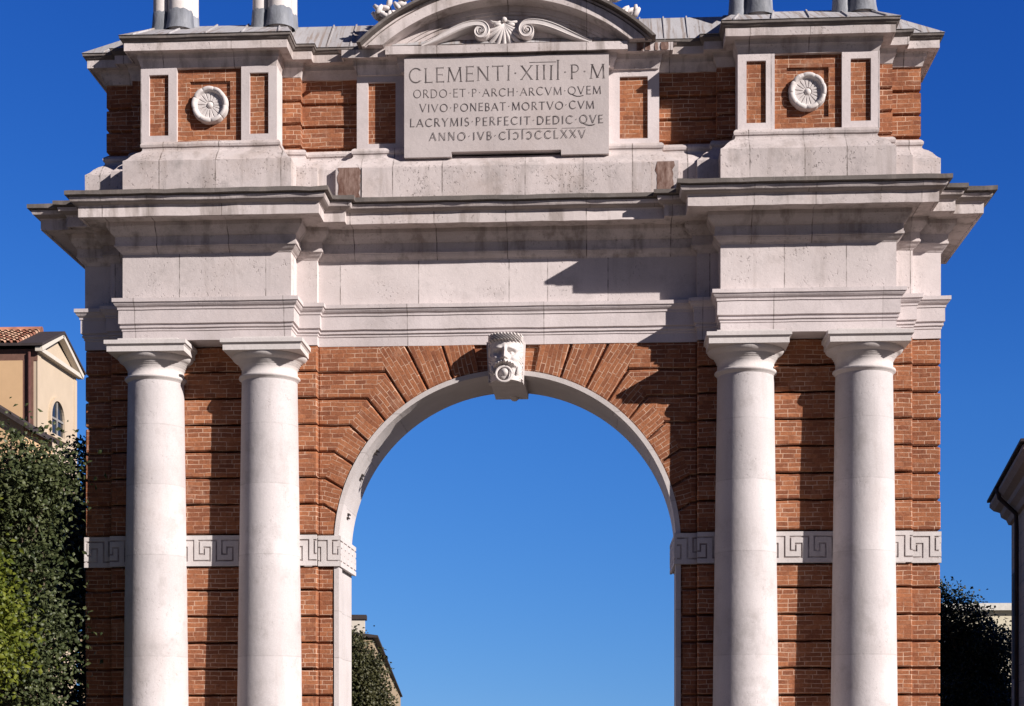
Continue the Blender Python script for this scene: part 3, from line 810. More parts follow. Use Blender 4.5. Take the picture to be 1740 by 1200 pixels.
# glyphs: (width, strokes); a stroke is (thick?, points)
G = {
 'A': (0.86, [(0, [(0.02, 0), (0.43, 1)]), (1, [(0.43, 1), (0.84, 0)]), (0, [(0.18, 0.36), (0.68, 0.36)])]),
 'B': (0.62, [(1, [(0.10, 0), (0.10, 1)]), (0, [(0.10, 1), (0.30, 1)] + arcp(0.30, 0.76, 0.22, 0.24, 90, -90) + [(0.10, 0.52)]), (1, [(0.10, 0.52), (0.32, 0.52)] + arcp(0.32, 0.26, 0.26, 0.26, 90, -90) + [(0.10, 0)])]),
 'C': (0.88, [(1, arcp(0.50, 0.5, 0.45, 0.5, 48, 312, 24))]),
 'D': (0.88, [(1, [(0.10, 0), (0.10, 1)]), (1, [(0.10, 1), (0.36, 1)] + arcp(0.36, 0.5, 0.46, 0.5, 90, -90, 20) + [(0.10, 0)])]),
 'E': (0.60, [(1, [(0.10, 0), (0.10, 1)]), (0, [(0.10, 1), (0.56, 1)]), (0, [(0.10, 0.52), (0.50, 0.52)]), (0, [(0.10, 0), (0.58, 0)])]),
 'F': (0.58, [(1, [(0.10, 0), (0.10, 1)]), (0, [(0.10, 1), (0.56, 1)]), (0, [(0.10, 0.52), (0.48, 0.52)])]),
 'H': (0.84, [(1, [(0.10, 0), (0.10, 1)]), (1, [(0.74, 0), (0.74, 1)]), (0, [(0.10, 0.52), (0.74, 0.52)])]),
 'I': (0.26, [(1, [(0.13, 0), (0.13, 1)])]),
 'L': (0.58, [(1, [(0.10, 0), (0.10, 1)]), (0, [(0.10, 0), (0.56, 0)])]),
 'M': (1.06, [(0, [(0.08, 0), (0.14, 1)]), (1, [(0.14, 1), (0.53, 0.05)]), (0, [(0.53, 0.05), (0.92, 1)]), (1, [(0.92, 1), (0.98, 0)])]),
 'N': (0.88, [(0, [(0.10, 0), (0.10, 1)]), (1, [(0.10, 1), (0.78, 0)]), (0, [(0.78, 0), (0.78, 1)])]),
 'O': (1.02, [(1, arcp(0.51, 0.5, 0.46, 0.5, 0, 360, 32))]),
 'P': (0.62, [(1, [(0.10, 0), (0.10, 1)]), (0, [(0.10, 1), (0.30, 1)] + arcp(0.30, 0.74, 0.26, 0.26, 90, -90) + [(0.10, 0.48)])]),
 'Q': (1.02, [(1, arcp(0.51, 0.5, 0.46, 0.5, 0, 360, 32)), (1, [(0.50, 0.02), (0.80, -0.16), (1.15, -0.28), (1.6, -0.28), (2.0, -0.17)])]),
 'R': (0.74, [(1, [(0.10, 0), (0.10, 1)]), (0, [(0.10, 1), (0.30, 1)] + arcp(0.30, 0.75, 0.25, 0.25, 90, -90) + [(0.10, 0.50)]), (1, [(0.32, 0.50), (0.72, 0)])]),
 'S': (0.58, [(1, arcp(0.28, 0.75, 0.21, 0.25, 40, 270, 14) + arcp(0.28, 0.25, 0.24, 0.25, 90, -140, 14)[1:])]),
 'T': (0.78, [(1, [(0.39, 0), (0.39, 1)]), (0, [(0.02, 1), (0.76, 1)])]),
 'U': (0.8, [(1, [(0.1, 1), (0.1, 0)])]),
 'V': (0.84, [(1, [(0.02, 1), (0.42, 0)]), (0, [(0.42, 0), (0.82, 1)])]),
 'X': (0.80, [(1, [(0.04, 1), (0.76, 0)]), (0, [(0.04, 0), (0.74, 1)])]),
 'Y': (0.76, [(1, [(0.02, 1), (0.38, 0.48)]), (0, [(0.38, 0.48), (0.74, 1)]), (1, [(0.38, 0.48), (0.38, 0)])]),
 '.': (0.30, [(2, [(0.15, 0.47), (0.15, 0.57)])]),
 'c': (0.80, [(1, arcp(0.34, 0.45, 0.36, 0.45, 132, -132, 24))]),       # reversed C of the numeral
 'i': (0.22, [(1, [(0.11, -0.02), (0.11, 1.16)])]),                         # tall I
 'l': (0.26, [(1, [(0.13, 0.0), (0.13, 1.35)])]),                         # very tall I
 ' ': (0.2, []),
}
let = MB()
def stroke(pts, w, y):
    """flat ribbon with the thickness of a filled cut, 2 mm proud of the marble"""
    n = len(pts); L, Rr = [], []
    for i, p in enumerate(pts):
        a = pts[max(0, i - 1)]; b = pts[min(n - 1, i + 1)]
        d = Vector((b[0] - a[0], b[1] - a[1])); d.normalize(); nn = Vector((-d.y, d.x)) * w / 2
        L.append((p[0] + nn.x, y, p[1] + nn.y)); Rr.append((p[0] - nn.x, y, p[1] - nn.y))
    for i in range(n - 1):
        let.face([L[i], L[i + 1], Rr[i + 1], Rr[i]])
yl = [-0.052]
def text(line, xa, xb, z, h, gap=0.16):
    ws = sum(G[c][0] for c in line); nat = (ws + gap * (len(line) - 1)) * h
    extra = (xb - xa - ws * h) / (len(line) - 1)
    if extra < 0.02 * h:
        sx = (xb - xa) / nat; extra = gap * h * sx
    else: sx = 1.0
    x = xa; rj = random.Random(len(line))
    for c in line:
        w, st = G[c]; dz_ = rj.uniform(-0.03, 0.03) * h; hh = rj.uniform(0.96, 1.04); tl = rj.uniform(-0.025, 0.025)
        for k, pts in st:
            wd = (0.062, 0.092, 0.12)[k] * h
            P = [(x + (p[0] + p[1] * tl) * h * sx, z + dz_ + p[1] * h * hh) for p in pts]
            yl[0] -= 0.000012
            stroke(P, wd, yl[0])
            if k in (0, 1) and c not in 'OCcQS' or (c in 'CcS'):
                for q in ((P[0], P[1]), (P[-1], P[-2])):
                    if c in 'DBPR' and k == 0: continue
                    d = Vector((q[0][0] - q[1][0], q[0][1] - q[1][1])).normalized()
                    yl[0] -= 0.000012
                    if abs(d.y) > 0.6: stroke([(q[0][0] - 0.10 * h, q[0][1]), (q[0][0] + 0.10 * h, q[0][1])], 0.035 * h, yl[0])
                    else: stroke([(q[0][0], q[0][1] - 0.07 * h), (q[0][0], q[0][1] + 0.07 * h)], 0.035 * h, yl[0])
        x += w * h * sx + extra
px = lambda p: (p - 857.5) * 0.009
text('CLEMENTI.XIIIl.P.M', px(691.5), px(1025), 11.525, 0.215)
stroke([(px(897), 11.79), (px(943), 11.79)], 0.009, -0.0528)
text('ORDO.ET.P.ARCH.ARCVM.QVEM', px(699), px(1018.5), 11.288, 0.118)
text('VIVO.PONEBAT.MORTVO.CVM', px(710), px(1007), 11.068, 0.116)
text('LACRYMIS.PERFECIT.DEDIC.QVE', px(693.5), px(1022), 10.846, 0.118)
text('ANNO.IVB.CicicCCLXXV', px(727), px(992), 10.625, 0.118)
stroke([(px(857), 10.775), (px(944), 10.775)], 0.007, -0.0528)
stroke([(px(952), 10.775), (px(992), 10.775)], 0.007, -0.0528)
let.build('inscription', M_ink, tablet, fix=False)

# ---- segmental pediment
PC_Z, PR = 9.75, 3.24
ped = MB()
def segring(mb, r0, r1, y0, y1, zlim, mi=0, na=64):
    secs = []
    a_max = math.acos((zlim - PC_Z) / r1)
    for i in range(na + 1):
        a = -a_max + 2 * a_max * i / na
        sec = []
        for r in (r0, r1):
            z = PC_Z + r * math.cos(a)
            x = r * math.sin(a)
            if z < zlim: z = zlim; x = math.copysign(math.sqrt(max(0, r * r - (zlim - PC_Z) ** 2)), a)
            sec.append((x, z))
        secs.append([(sec[0][0], y0, sec[0][1]), (sec[1][0], y0, sec[1][1]), (sec[1][0], y1, sec[1][1]), (sec[0][0], y1, sec[0][1])])
    mb.loft(secs, mi, True, (True, True))
zl = 12.065
segring(ped, 3.205, 3.245, -0.28, 1.1, zl, 1)
segring(ped, 3.175, 3.204, -0.13, 0.5, zl, 0)
segring(ped, 3.135, 3.174, -0.09, 0.5, zl, 0)
segring(ped, 2.985, 3.134, -0.17, 0.5, zl, 0)
segring(ped, 2.90, 2.984, 0.10, 0.5, zl, 0)
segring(ped, 2.855, 2.899, 0.12, 0.5, zl, 0)
segring(ped, 2.80, 2.854, 0.145, 0.5, zl, 0)
pediment = ped.build('pediment', [M_co, M_cr], arch)
ty = MB()
a_m = math.acos((zl - PC_Z) / 2.81)
pts = [(2.81 * math.sin(a), PC_Z + 2.81 * math.cos(a)) for a in np.linspace(-a_m, a_m, 41)]
ty.loft([[(x, y, z) for x, z in pts] for y in (0.165, 0.4)], 0, True, (True, True))
ty.build('tympanum', M_fr, pediment)
def ribbon(mb, pts, wid, yf, yb, mi=0):
    """flat band with rounded edge following a curve in the facade plane"""
    n = len(pts); rings = []
    for i, p in enumerate(pts):
        a, b = pts[max(0, i - 1)], pts[min(n - 1, i + 1)]
        d = Vector((b[0] - a[0], b[1] - a[1])).normalized(); nn = Vector((-d.y, d.x)); w = wid[i] / 2
        sec = []
        for u, y in ((-1, yb), (-1, yf + 0.02), (-0.7, yf), (-0.45, yf + 0.012), (0.45, yf + 0.012), (0.7, yf), (1, yf + 0.02), (1, yb)):
            sec.append((p[0] + nn.x * w * u, y, p[1] + nn.y * w * u))
        rings.append(sec)
    mb.loft(rings, mi, True, (True, True), False)
for sg in (-1, 1):
    cx, cz = -0.036 + sg * 0.36, 12.30
    pts, wid = [], []
    for i in range(60):                       # volute winding out
        t = i / 59; a = PI / 2 + (1 - t) * 2 * PI * 1.35
        r = 0.022 + 0.090 * t ** 0.8
        pts.append((cx + sg * r * -math.cos(a) * -1 * 1.0, cz + r * math.sin(a))); wid.append(0.030 + 0.065 * t)
    x_s, z_s = pts[-1]
    end = (sg * 1.30, 12.09)
    for i in range(1, 26):                    # arm sweeping down to the corner
        t = i / 25
        x = x_s + (end[0] - x_s) * t
        z = z_s + (end[1] - z_s) * (t ** 1.35 * 0.75 + 0.25 * t * t * (3 - 2 * t)) + 0.05 * math.sin(PI * min(1, t * 1.1)) * (1 - t)
        pts.append((x, z)); wid.append(0.095 + 0.03 * math.sin(PI * t) - 0.05 * t)
    s_ = MB(); ribbon(s_, pts, wid, -0.06, 0.17)
    s_.ball((cx, -0.02, cz), 0.034, 0, 2)
    s_.build('scroll', M_ca, pediment)
pal = MB()
for k in range(9):
    a = (k - 4) / 4 * R(62)
    L = 0.44 - 0.10 * abs(k - 4) / 4
    o = Vector((-0.036, 12.45))
    pts, rad = [], []
    for i in range(9):
        t = i / 8
        bend = a * (0.55 + 0.55 * t)
        pts.append((o.x + math.sin(bend) * L * t * (1.0 + 0.1 * t), -0.05 - 0.06 * math.sin(PI * min(1, t + 0.1)), o.y - math.cos(bend) * L * t * 0.95)); rad.append(0.014 + 0.030 * t ** 0.8 * (1 if t < 0.95 else 0.7))
    pal.tube(pts, rad, 8)
pal.ball((-0.036, -0.09, 12.50), 0.045)
for sg in (-1, 1):
    pal.ball((-0.036 + sg * 0.10, -0.075, 12.43), 0.05, 0, 2, (1.3, 0.8, 0.7))
    pal.tube([(-0.036 + sg * 0.02, -0.08, 12.49), (-0.036 + sg * 0.10, -0.09, 12.455), (-0.036 + sg * 0.18, -0.08, 12.47), (-0.036 + sg * 0.22, -0.06, 12.51)], [0.02, 0.024, 0.022, 0.012])
    pal.ball((-0.036 + sg * 0.05, -0.08, 12.36), 0.04, 0, 2, (0.9, 0.8, 1.2))
for v in pal.bm.verts: v.co.y += 0.15
pal.build('palmette', M_ca, pediment)

# crest with hanging leaf festoons above the pediment
cr = MB()
rr_ = random.Random(11)
for sg in (-1, 1):
    for k in range(34):
        t = rr_.random()
        aa = R(36.0 - 20 * t) ; rad = PR + 0.05 + rr_.random() * (0.20 + 0.25 * t)
        x, z = rad * math.sin(aa) * sg, PC_Z + rad * math.cos(aa)
        rot = Matrix.Rotation(rr_.uniform(0, PI), 3, 'Y')
        cr.ball((x, rr_.uniform(-0.12, 0.15), z), 0.085, 0, 1, (1.35, 0.8, 0.55), rot)
sh = [(-0.62, 13.05), (0.62, 13.05), (0.72, 13.5), (0.62, 14.1), (0.35, 14.35), (-0.35, 14.35), (-0.62, 14.1), (-0.72, 13.5)]
cr.loft([[(x * s_, y, 13.0 + (z - 13.0) * s_) for x, z in sh] for y, s_ in ((0.3, 1.0), (-0.05, 1.0), (-0.15, 0.85))], 0, True, (True, True))
for k in range(16):
    a = 2 * PI * k / 16
    cr.ball((0.80 * math.cos(a), 0.05, 13.72 + 0.75 * math.sin(a)), 0.16, 0, 1, (1, 0.7, 0.8))
cr.build('crest', M_ca, arch)

# ---- lead roof
rf = MB()
def frustum(b, tp):
    v = [rf.bm.verts.new(p) for p in b]; w = [rf.bm.verts.new(p) for p in tp]
    nn = len(b)
    for i in range(nn):
        j = (i + 1) % nn; rf.vface([v[i], v[j], w[j], w[i]])
    rf.vface(w); rf.vface(v[::-1])
ze, zr = 12.145, 12.755
def rect(x0, x1, y0, y1, z): return [(x0, y0, z), (x1, y0, z), (x1, y1, z), (x0, y1, z)]
frustum(rect(-6.64, 6.64, 0.05, 1.48, ze), rect(-5.75, 5.75, 0.70, 0.80, zr))
rf2 = rf
for sg in (-1, 1):
    x0, x1 = sorted((sg * 2.94, sg * 6.16)); frustum(rect(x0 - 0.0, x1, -0.09, 0.9, ze + 0.003), rect(x0 + 0.42, x1 - 0.42, 0.66, 0.84, zr + 0.004))
    x0, x1 = sorted((sg * 3.165, sg * 5.945)); x0, x1 = sorted((sg * 3.23, sg * 5.88))
    frustum(rect(x0, x1, -0.53, 0.9, ze + 0.006), rect(x0 + 0.30, x1 - 0.30, 0.60, 0.88, zr + 0.010))
# standing seams
def seam(x0, y0, z0, x1, y1, z1):
    rf.loft([[(x - 0.014, y, z - 0.01), (x - 0.010, y, z + 0.026), (x + 0.010, y, z + 0.026), (x + 0.014, y, z - 0.01)] for x, y, z in ((x0, y0, z0), (x1, y1, z1))], 0, True, (True, True))
for sg in (-1, 1):
    for k in range(5):
        x = 3.42 + 0.56 * k; xt = 3.62 + (x - 3.42) * 0.90
        seam(sg * x, -0.52, ze + 0.008, sg * min(xt, 5.5), 0.60, zr + 0.010)
    for x in (2.05, 2.42, 2.78): seam(sg * x, 0.06, ze, sg * x, 0.70, zr)
    seam(sg * 6.3, 0.06, ze, sg * 5.75, 0.70, zr)
roof = rf.build('lead_roof', M_le, arch)

# ---- clustered stone finials
for x in (-5.28, -3.70, 3.75, 5.33):
    f = MB()
    for dx, dy, r in ((-0.185, -0.02, 0.135), (0.12, -0.06, 0.19), (0.245, 0.16, 0.11), (-0.10, 0.24, 0.16)):
        f.lathe([(r, 12.5), (r * 0.98, 13.2), (r * 0.9, 13.5), (r * 0.5, 13.56), (0.02, 13.58)], x + dx, 0.42 + dy, 20)
    f.ball((x, 0.46, 13.8), 0.30, 0, 3)
    fo = f.build('finial', M_ca, arch)
    s_ = MB()
    zt = 12.87 if x < 0 else 12.90
    for dx, dy, r in ((-0.185, -0.02, 0.135), (0.12, -0.06, 0.19), (0.245, 0.16, 0.11), (-0.10, 0.24, 0.16)):
        n = 24; rings = []
        for z, k in ((12.56, 1.28), (12.70, 1.12), (zt, 1.035), (zt + 0.004, 1.0)):
            rings.append([(x + dx + r * k * math.cos(2 * PI * i / n), 0.42 + dy + r * k * math.sin(2 * PI * i / n), z + (0.012 * math.sin(i * 2.3 + x * 5) if z > 12.7 else 0)) for i in range(n)])
        s_.loft(rings, 0, True, (False, False), True)
    s_.build('lead_skirt', M_ld, fo)

# ------------------------------------------------------------------ ground
def paving(name):
    t = NT(name); o = t.obj()
    br = t.node('ShaderNodeTexBrick', offset=0.5); t.l.new(o, br.inputs['Vector'])
    for k, v in (('Scale', 1.0), ('Brick Width', 0.6), ('Row Height', 0.3), ('Mortar Size', 0.008)): br.inputs[k].default_value = v
    br.inputs['Color1'].default_value = (0.17, 0.135, 0.10, 1); br.inputs['Color2'].default_value = (0.125, 0.10, 0.075, 1); br.inputs['Mortar'].default_value = (0.08, 0.075, 0.07, 1)
    c = t.mix(1.0, br.outputs['Color'], t.ramp(t.noise(o, 1.5, 6), [(0.3, 0.75), (0.7, 1.15)]), 'MULTIPLY')
    t.l.new(c, t.b.inputs['Base Color']); t.l.new(t.bump(t.math('SUBTRACT', 1.0, br.outputs['Fac']), 0.4, 0.01), t.b.inputs['Normal'])
    return t.m
g = MB(); g.face([(-700, -300, -0.004), (700, -300, -0.004), (700, 1800, -0.004), (-700, 1800, -0.004)])
tag(g.build('ground', plain('asphalt', (0.10, 0.095, 0.09), 0.9, 0.2, 0.6)), kind='structure')
g = MB(); g.face([(-24, -60, 0), (24, -60, 0), (24, 8, 0), (-24, 8, 0)])
tag(g.build('piazza_pavement', paving('paving_stone')), kind='structure')

# ------------------------------------------------------------------ trees
def leaves(name, blobs, n, size, mat, parent, seed=0, shell=0.45, up=0.35, per=22, loose=1.7):
    """crown of n separate bent leaves spread through a set of ellipsoids (centre, radii, weight)"""
    r = np.random.default_rng(seed)
    wts = np.array([b[2] for b in blobs], float); wts /= wts.sum()
    idx = r.choice(len(blobs), n, p=wts)
    cen = np.array([b[0] for b in blobs], float)[idx]; rad = np.array([b[1] for b in blobs], float)[idx]
    d = r.normal(size=(n, 3)); d /= np.linalg.norm(d, axis=1)[:, None]
    # twigs: leaves gather round random twig ends
    k = max(8, n // per)
    twi = r.choice(n, k)
    rr = shell + (1 - shell) * r.random(n) ** 0.6
    pos = cen + d * rad * rr[:, None]
    near = r.integers(0, k, n)
    mixf = (r.random(n) < 0.75)
    tw = pos[twi][near] + r.normal(size=(n, 3)) * size * loose
    pos = np.where(mixf[:, None], tw, pos)
    nd = r.normal(size=(n, 3)) + np.array([0.15, -0.25, up]) * 2.0 + d * 0.6
    nd /= np.linalg.norm(nd, axis=1)[:, None]
    a = np.cross(nd, r.normal(size=(n, 3))); a /= np.linalg.norm(a, axis=1)[:, None]
    b = np.cross(nd, a)
    L = (size * (0.7 + 0.6 * r.random(n)))[:, None]; W = L * 0.30
    bend = nd * L * 0.14
    V = np.stack([pos - a * L * 0.5 - bend, pos + b * W - bend * 0.1, pos + a * L * 0.5 - bend, pos - b * W - bend * 0.1, pos - a * L * 0.05 + bend * 0.5, pos + a * L * 0.2 + bend * 0.4], 1).reshape(-1, 3)
    me = bpy.data.meshes.new(name)
    F = np.array([[0, 1, 4], [4, 1, 5], [1, 2, 5], [0, 4, 3], [4, 5, 3], [5, 2, 3]])
    faces = (F[None] + (np.arange(n) * 6)[:, None, None]).reshape(-1, 3)
    me.vertices.add(len(V)); me.vertices.foreach_set('co', V.ravel().astype(np.float32))
    me.loops.add(faces.size); me.loops.foreach_set('vertex_index', faces.ravel().astype(np.int32))
    me.polygons.add(len(faces)); me.polygons.foreach_set('loop_start', np.arange(0, faces.size, 3, dtype=np.int32))
    me.polygons.foreach_set('loop_total', np.full(len(faces), 3, dtype=np.int32))
    me.update(); me.validate()
    me.materials.append(mat)
    o = bpy.data.objects.new(name, me); C.objects.link(o); o.parent = parent
    return o
M_bark = plain('bark', (0.10, 0.075, 0.055), 0.95, 0.35, 9, 0.8)
def trunk(parent, h, r, blobs, seed=0):
    rg_ = random.Random(seed); m = MB()
    pts = [(0, 0, -0.1)] + [(rg_.uniform(-.12, .12) * h * t * 0.3, rg_.uniform(-.1, .1) * h * t * 0.3, h * t) for t in (0.25, 0.5, 0.75, 1.0)]
    m.tube(pts, [r * 1.25, r, r * 0.85, r * 0.7, r * 0.4], 10)
    for c, rd, w in blobs:
        s0 = Vector(pts[2]) * 0.5 + Vector(pts[3]) * 0.5
        e = Vector(c); mid = (s0 + e) / 2 + Vector((0, 0, 0.15 * h * 0.3))
        m.tube([s0, mid, e, e + Vector((0, 0, rd[2] * 0.5))], [r * 0.45, r * 0.32, r * 0.18, r * 0.06], 7)
    return m.build('trunk', M_bark, parent)

def tree(name, loc, h, r, blobs, n, size, mat, label, seed, shell=0.45, per=22, loose=1.7):
    e = empty(name, loc); tag(e, label, 'tree')
    trunk(e, h, r, blobs, seed)
    leaves('crown', blobs, n, size, mat, e, seed, shell, 0.35, per, loose)
    return e
F_dark = foliage('holm_oak_leaves', (0.022, 0.034, 0.012), (0.085, 0.098, 0.040), 0.15)
F_lime = foliage('lime_green_leaves', (0.05, 0.075, 0.010), (0.17, 0.19, 0.025), 0.30)
F_shade = foliage('shade_toned_leaves', (0.012, 0.018, 0.010), (0.035, 0.045, 0.022), 0.10)  # leaf colour darkened to stand for the deep shade on these trees
F_olive = foliage('olive_brown_leaves', (0.022, 0.026, 0.010), (0.075, 0.072, 0.030), 0.12)
def rb(cx, cy, cz, spread, rads, n, seed):
    r_ = random.Random(seed); out = []
    for i in range(n):
        k = r_.uniform(0.75, 1.15)
        out.append(((cx + r_.uniform(-1, 1) * spread[0], cy + r_.uniform(-1, 1) * spread[1], cz + r_.uniform(-1, 1) * spread[2]), tuple(a * k for a in rads), k ** 2))
    return out
bl = rb(-0.08, 0, 2.9, (1.12, 0.4, 2.45), (0.42, 0.42, 0.36), 62, 3) + [((-1.4 + 0.43 * k, 0.15 * (-1) ** k, 5.50 + 0.18 * math.sin(k * 2.7) + 0.02 * k), (0.36, 0.4, 0.36), 0.35) for k in range(7)] + [((1.20 + 0.08 * math.sin(k * 2.2), -0.1, 1.2 + 0.42 * k), (0.34, 0.4, 0.32), 0.22) for k in range(11)]
tree('evergreen_tree', (-8.15, -0.75, 0), 4.4, 0.16, bl, 60000, 0.09, F_dark, 'tall dark evergreen tree left of the arch, below the cream house', 4, 0.55, 75, 2.3)
bl = rb(0, 0, 3.15, (0.22, 0.3, 0.62), (0.36, 0.36, 0.34), 12, 8) + [((-0.5, 0, 4.75), (0.36, 0.35, 0.4), 0.7), ((-0.32, 0.1, 4.35), (0.36, 0.35, 0.35), 0.6)]
tree('young_tree', (-7.28, -2.3, 0), 2.4, 0.05, bl, 5200, 0.095, F_lime, 'bright yellow green tree at the left edge, in front of the dark evergreen', 9, 0.3, 60, 2.2)
bl = rb(0.0, 0, 3.4, (2.0, 0.8, 2.9), (0.95, 0.9, 0.85), 34, 13) + [((1.9, 0.0, 0.9 + 0.75 * k), (0.75, 0.7, 0.65), 0.6) for k in range(9)]
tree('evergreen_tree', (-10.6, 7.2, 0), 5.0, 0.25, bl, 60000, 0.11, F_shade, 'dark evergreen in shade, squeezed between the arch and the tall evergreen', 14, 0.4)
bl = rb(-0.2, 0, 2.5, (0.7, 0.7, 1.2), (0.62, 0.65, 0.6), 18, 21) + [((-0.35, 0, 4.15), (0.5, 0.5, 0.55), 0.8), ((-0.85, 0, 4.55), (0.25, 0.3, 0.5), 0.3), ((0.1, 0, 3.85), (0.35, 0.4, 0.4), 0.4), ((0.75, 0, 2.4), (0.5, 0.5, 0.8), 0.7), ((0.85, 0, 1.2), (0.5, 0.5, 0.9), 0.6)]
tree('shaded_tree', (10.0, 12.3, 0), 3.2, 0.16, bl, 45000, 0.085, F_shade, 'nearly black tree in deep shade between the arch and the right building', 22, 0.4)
bl = [((-0.4 + 0.72 * (1 - k / 7) * 1.4 - 0.10, 0.1 * (-1) ** k, 1.2 + 0.40 * k), (0.62, 0.6, 0.55), 1.0) for k in range(8)] + [((-1.0, 0, 2.5), (0.8, 0.7, 1.5), 2.0), ((0.15, 0.3, 3.3), (0.45, 0.5, 0.6), 0.8), ((0.42, 0.3, 2.3), (0.42, 0.5, 0.7), 0.8)]
tree('bushy_tree', (-5.50, 22.0, 0), 3.0, 0.14, bl, 15000, 0.11, F_olive, 'olive brown bushy tree seen through the arch beside its left jamb', 32, 0.4)

# ------------------------------------------------------------------ buildings
M_crm = plain('cream_plaster', (0.56, 0.375, 0.215), 0.9, 0.06, 1.2, 0.1)
M_crl = plain('pale_plaster', (0.475, 0.385, 0.285), 0.9, 0.05, 1.2, 0.1)
M_trim = plain('trim_and_shade', (0.16, 0.085, 0.065), 0.8, 0.2)
M_eave = plain('dark_eave', (0.045, 0.035, 0.035), 0.8, 0.2)
M_white = plain('white_paint', (0.55, 0.50, 0.43), 0.7, 0.05)
M_glass = NT('window_glass'); M_glass.b.inputs['Base Color'].default_value = (0.02, 0.025, 0.03, 1); M_glass.b.inputs['Roughness'].default_value = 0.08; M_glass = M_glass.m
M_tile = plain('clay_tile', (0.27, 0.115, 0.075), 0.85, 0.45, 2.2, 0.4)
M_tile2 = plain('pale_clay_tile', (0.46, 0.28, 0.19), 0.85, 0.35, 2.2, 0.4)
M_copper = plain('brown_downpipe', (0.10, 0.045, 0.04), 0.45, 0.2)

# cream house with a pedimented gable end (gable faces +x)
HX, HY, HW = -19.72, 34.0, 4.4              # gable plane, front wall, gable width
ZEV, ZAP = 16.05, 17.05
house = empty('gabled_house', (HX, HY, 0)); tag(house, 'cream house with tiled roof and white pediment above the left trees', 'house')
m = MB(); m.box(-14, 0, 0, HW, 0, ZEV - 0.12, 0)
m.loft([[(x, 0.0, ZEV - 0.13), (x, HW, ZEV - 0.13), (x, HW / 2, ZAP - 0.35)] for x in (-14, 0.0)], 0, True, (True, True))
hw = m.build('wall', M_crl, house)
m = MB(); m.box(-6, -0.55, -0.04, 0.0, 8, ZEV - 0.55, 0); m.build('wall_panel', M_crm, house)
m = MB(); m.box(-14, 0.02, -0.025, 0.0, ZEV - 0.56, ZEV - 0.12); m.box(-0.56, -0.14, -0.03, 0.0, 8, ZEV - 0.5); m.build('trim_eave_shade', M_trim, house)  # top band paints the eave shadow in brown; the upright strip is trim
m = MB(); m.tube([(-0.27, -0.10, ZEV - 0.25), (-0.27, -0.10, 8)], 0.055, 10); m.build('downpipe', M_copper, house)
# roof
m = MB()
ov = 0.30
def roofslab(x0, x1, th, mi):
    for s_ in (0, 1):
        y0, y1 = (-ov, HW / 2) if s_ == 0 else (HW + ov, HW / 2)
        sl = (ZAP - ZEV) / (HW / 2)
        ze_ = ZEV - ov * sl * 0.4
        m.loft([[(x, y0, ze_), (x, y1, ZAP), (x, y1, ZAP + th), (x, y0, ze_ + th)] for x in (x0, x1)], mi, True, (True, True))
roofslab(-14, 0.30, 0.10, 0)
roof_h = m.build('roof', M_eave, house)
m = MB(); rng = random.Random(7)
sl = math.atan2(ZAP - ZEV + 0.12, HW / 2 + ov)
for i in range(30):
    x = -0.75 - i * 0.24
    for j in range(9):
        t0, t1 = j / 9, (j + 1.12) / 9
        y0, y1 = -ov + (HW / 2 + ov) * t0, -ov + (HW / 2 + ov) * t1
        zb_ = ZEV - 0.10
        z0_, z1_ = zb_ + (ZAP - zb_) * t0 + 0.13, zb_ + (ZAP - zb_) * t1 + 0.10
        xx = x + rng.uniform(-0.02, 0.02)
        rings = []
        for y, z, r in ((y0, z0_, 0.115), (y1, z1_, 0.09)):
            rings.append([(xx + r * math.cos(a), y, z + r * math.sin(a) * 1.1) for a in [PI * k / 6 for k in range(7)]])
        m.loft(rings, rng.choice((0, 0, 1, 1, 1)), False, (False, False), True)
m.tube([(-14, HW / 2, ZAP + 0.16), (-0.6, HW / 2, ZAP + 0.16)], 0.14, 8, 0)
m.build('roof_tiles', [M_tile, M_tile2], roof_h)
# pediment mouldings on the gable
m = MB()
def bar(mb, a, b, w, t, x0):
    """moulding between two points in the gable plane"""
    a, b = Vector(a), Vector(b); d = (b - a).normalized(); nn = Vector((-d.y, d.x))
    q = [a, b, b + nn * w, a + nn * w]
    mb.loft([[(x, p.x, p.y) for p in q] for x in (x0, x0 + t)], 0, True, (True, True))
bar(m, (-0.22, ZEV - 0.08), (HW / 2, ZAP + 0.02), -0.16, 0.26, 0.0)
bar(m, (HW / 2, ZAP + 0.02), (HW + 0.22, ZEV - 0.08), -0.16, 0.26, 0.0)
bar(m, (-0.22, ZEV - 0.24), (HW + 0.22, ZEV - 0.24), 0.16, 0.22, 0.0)
m.build('pediment_moulding', M_white, house)
for ya, yb_ in ((-0.02, 0.32), (HW - 0.3, HW + 0.02)):
    m = MB(); m.box(0, 0.03, ya, yb_, 8, ZEV - 0.35); m.build('corner_strip', M_crl, house)
# arched window
wy, wz, wr = 2.05, 13.66, 0.72
m = MB()
def archpoly(r, zb_): return [(wy - r, zb_)] + [(wy - r * math.cos(PI * k / 16), wz + r * math.sin(PI * k / 16)) for k in range(17)] + [(wy + r, zb_)]
a_, b_ = archpoly(wr + 0.14, wz - 0.75), archpoly(wr, wz - 0.62)
nn_ = len(a_)
for i in range(nn_):
    j = (i + 1) % nn_
    m.face([(0.10, a_[i][0], a_[i][1]), (0.10, a_[j][0], a_[j][1]), (0.10, b_[j][0], b_[j][1]), (0.10, b_[i][0], b_[i][1])])
    m.face([(0.10, b_[i][0], b_[i][1]), (0.10, b_[j][0], b_[j][1]), (0.012, b_[j][0], b_[j][1]), (0.012, b_[i][0], b_[i][1])])
    m.face([(0.10, a_[i][0], a_[i][1]), (0.10, a_[j][0], a_[j][1]), (0.0, a_[j][0], a_[j][1]), (0.0, a_[i][0], a_[i][1])])
win = m.build('window', M_crl, house)
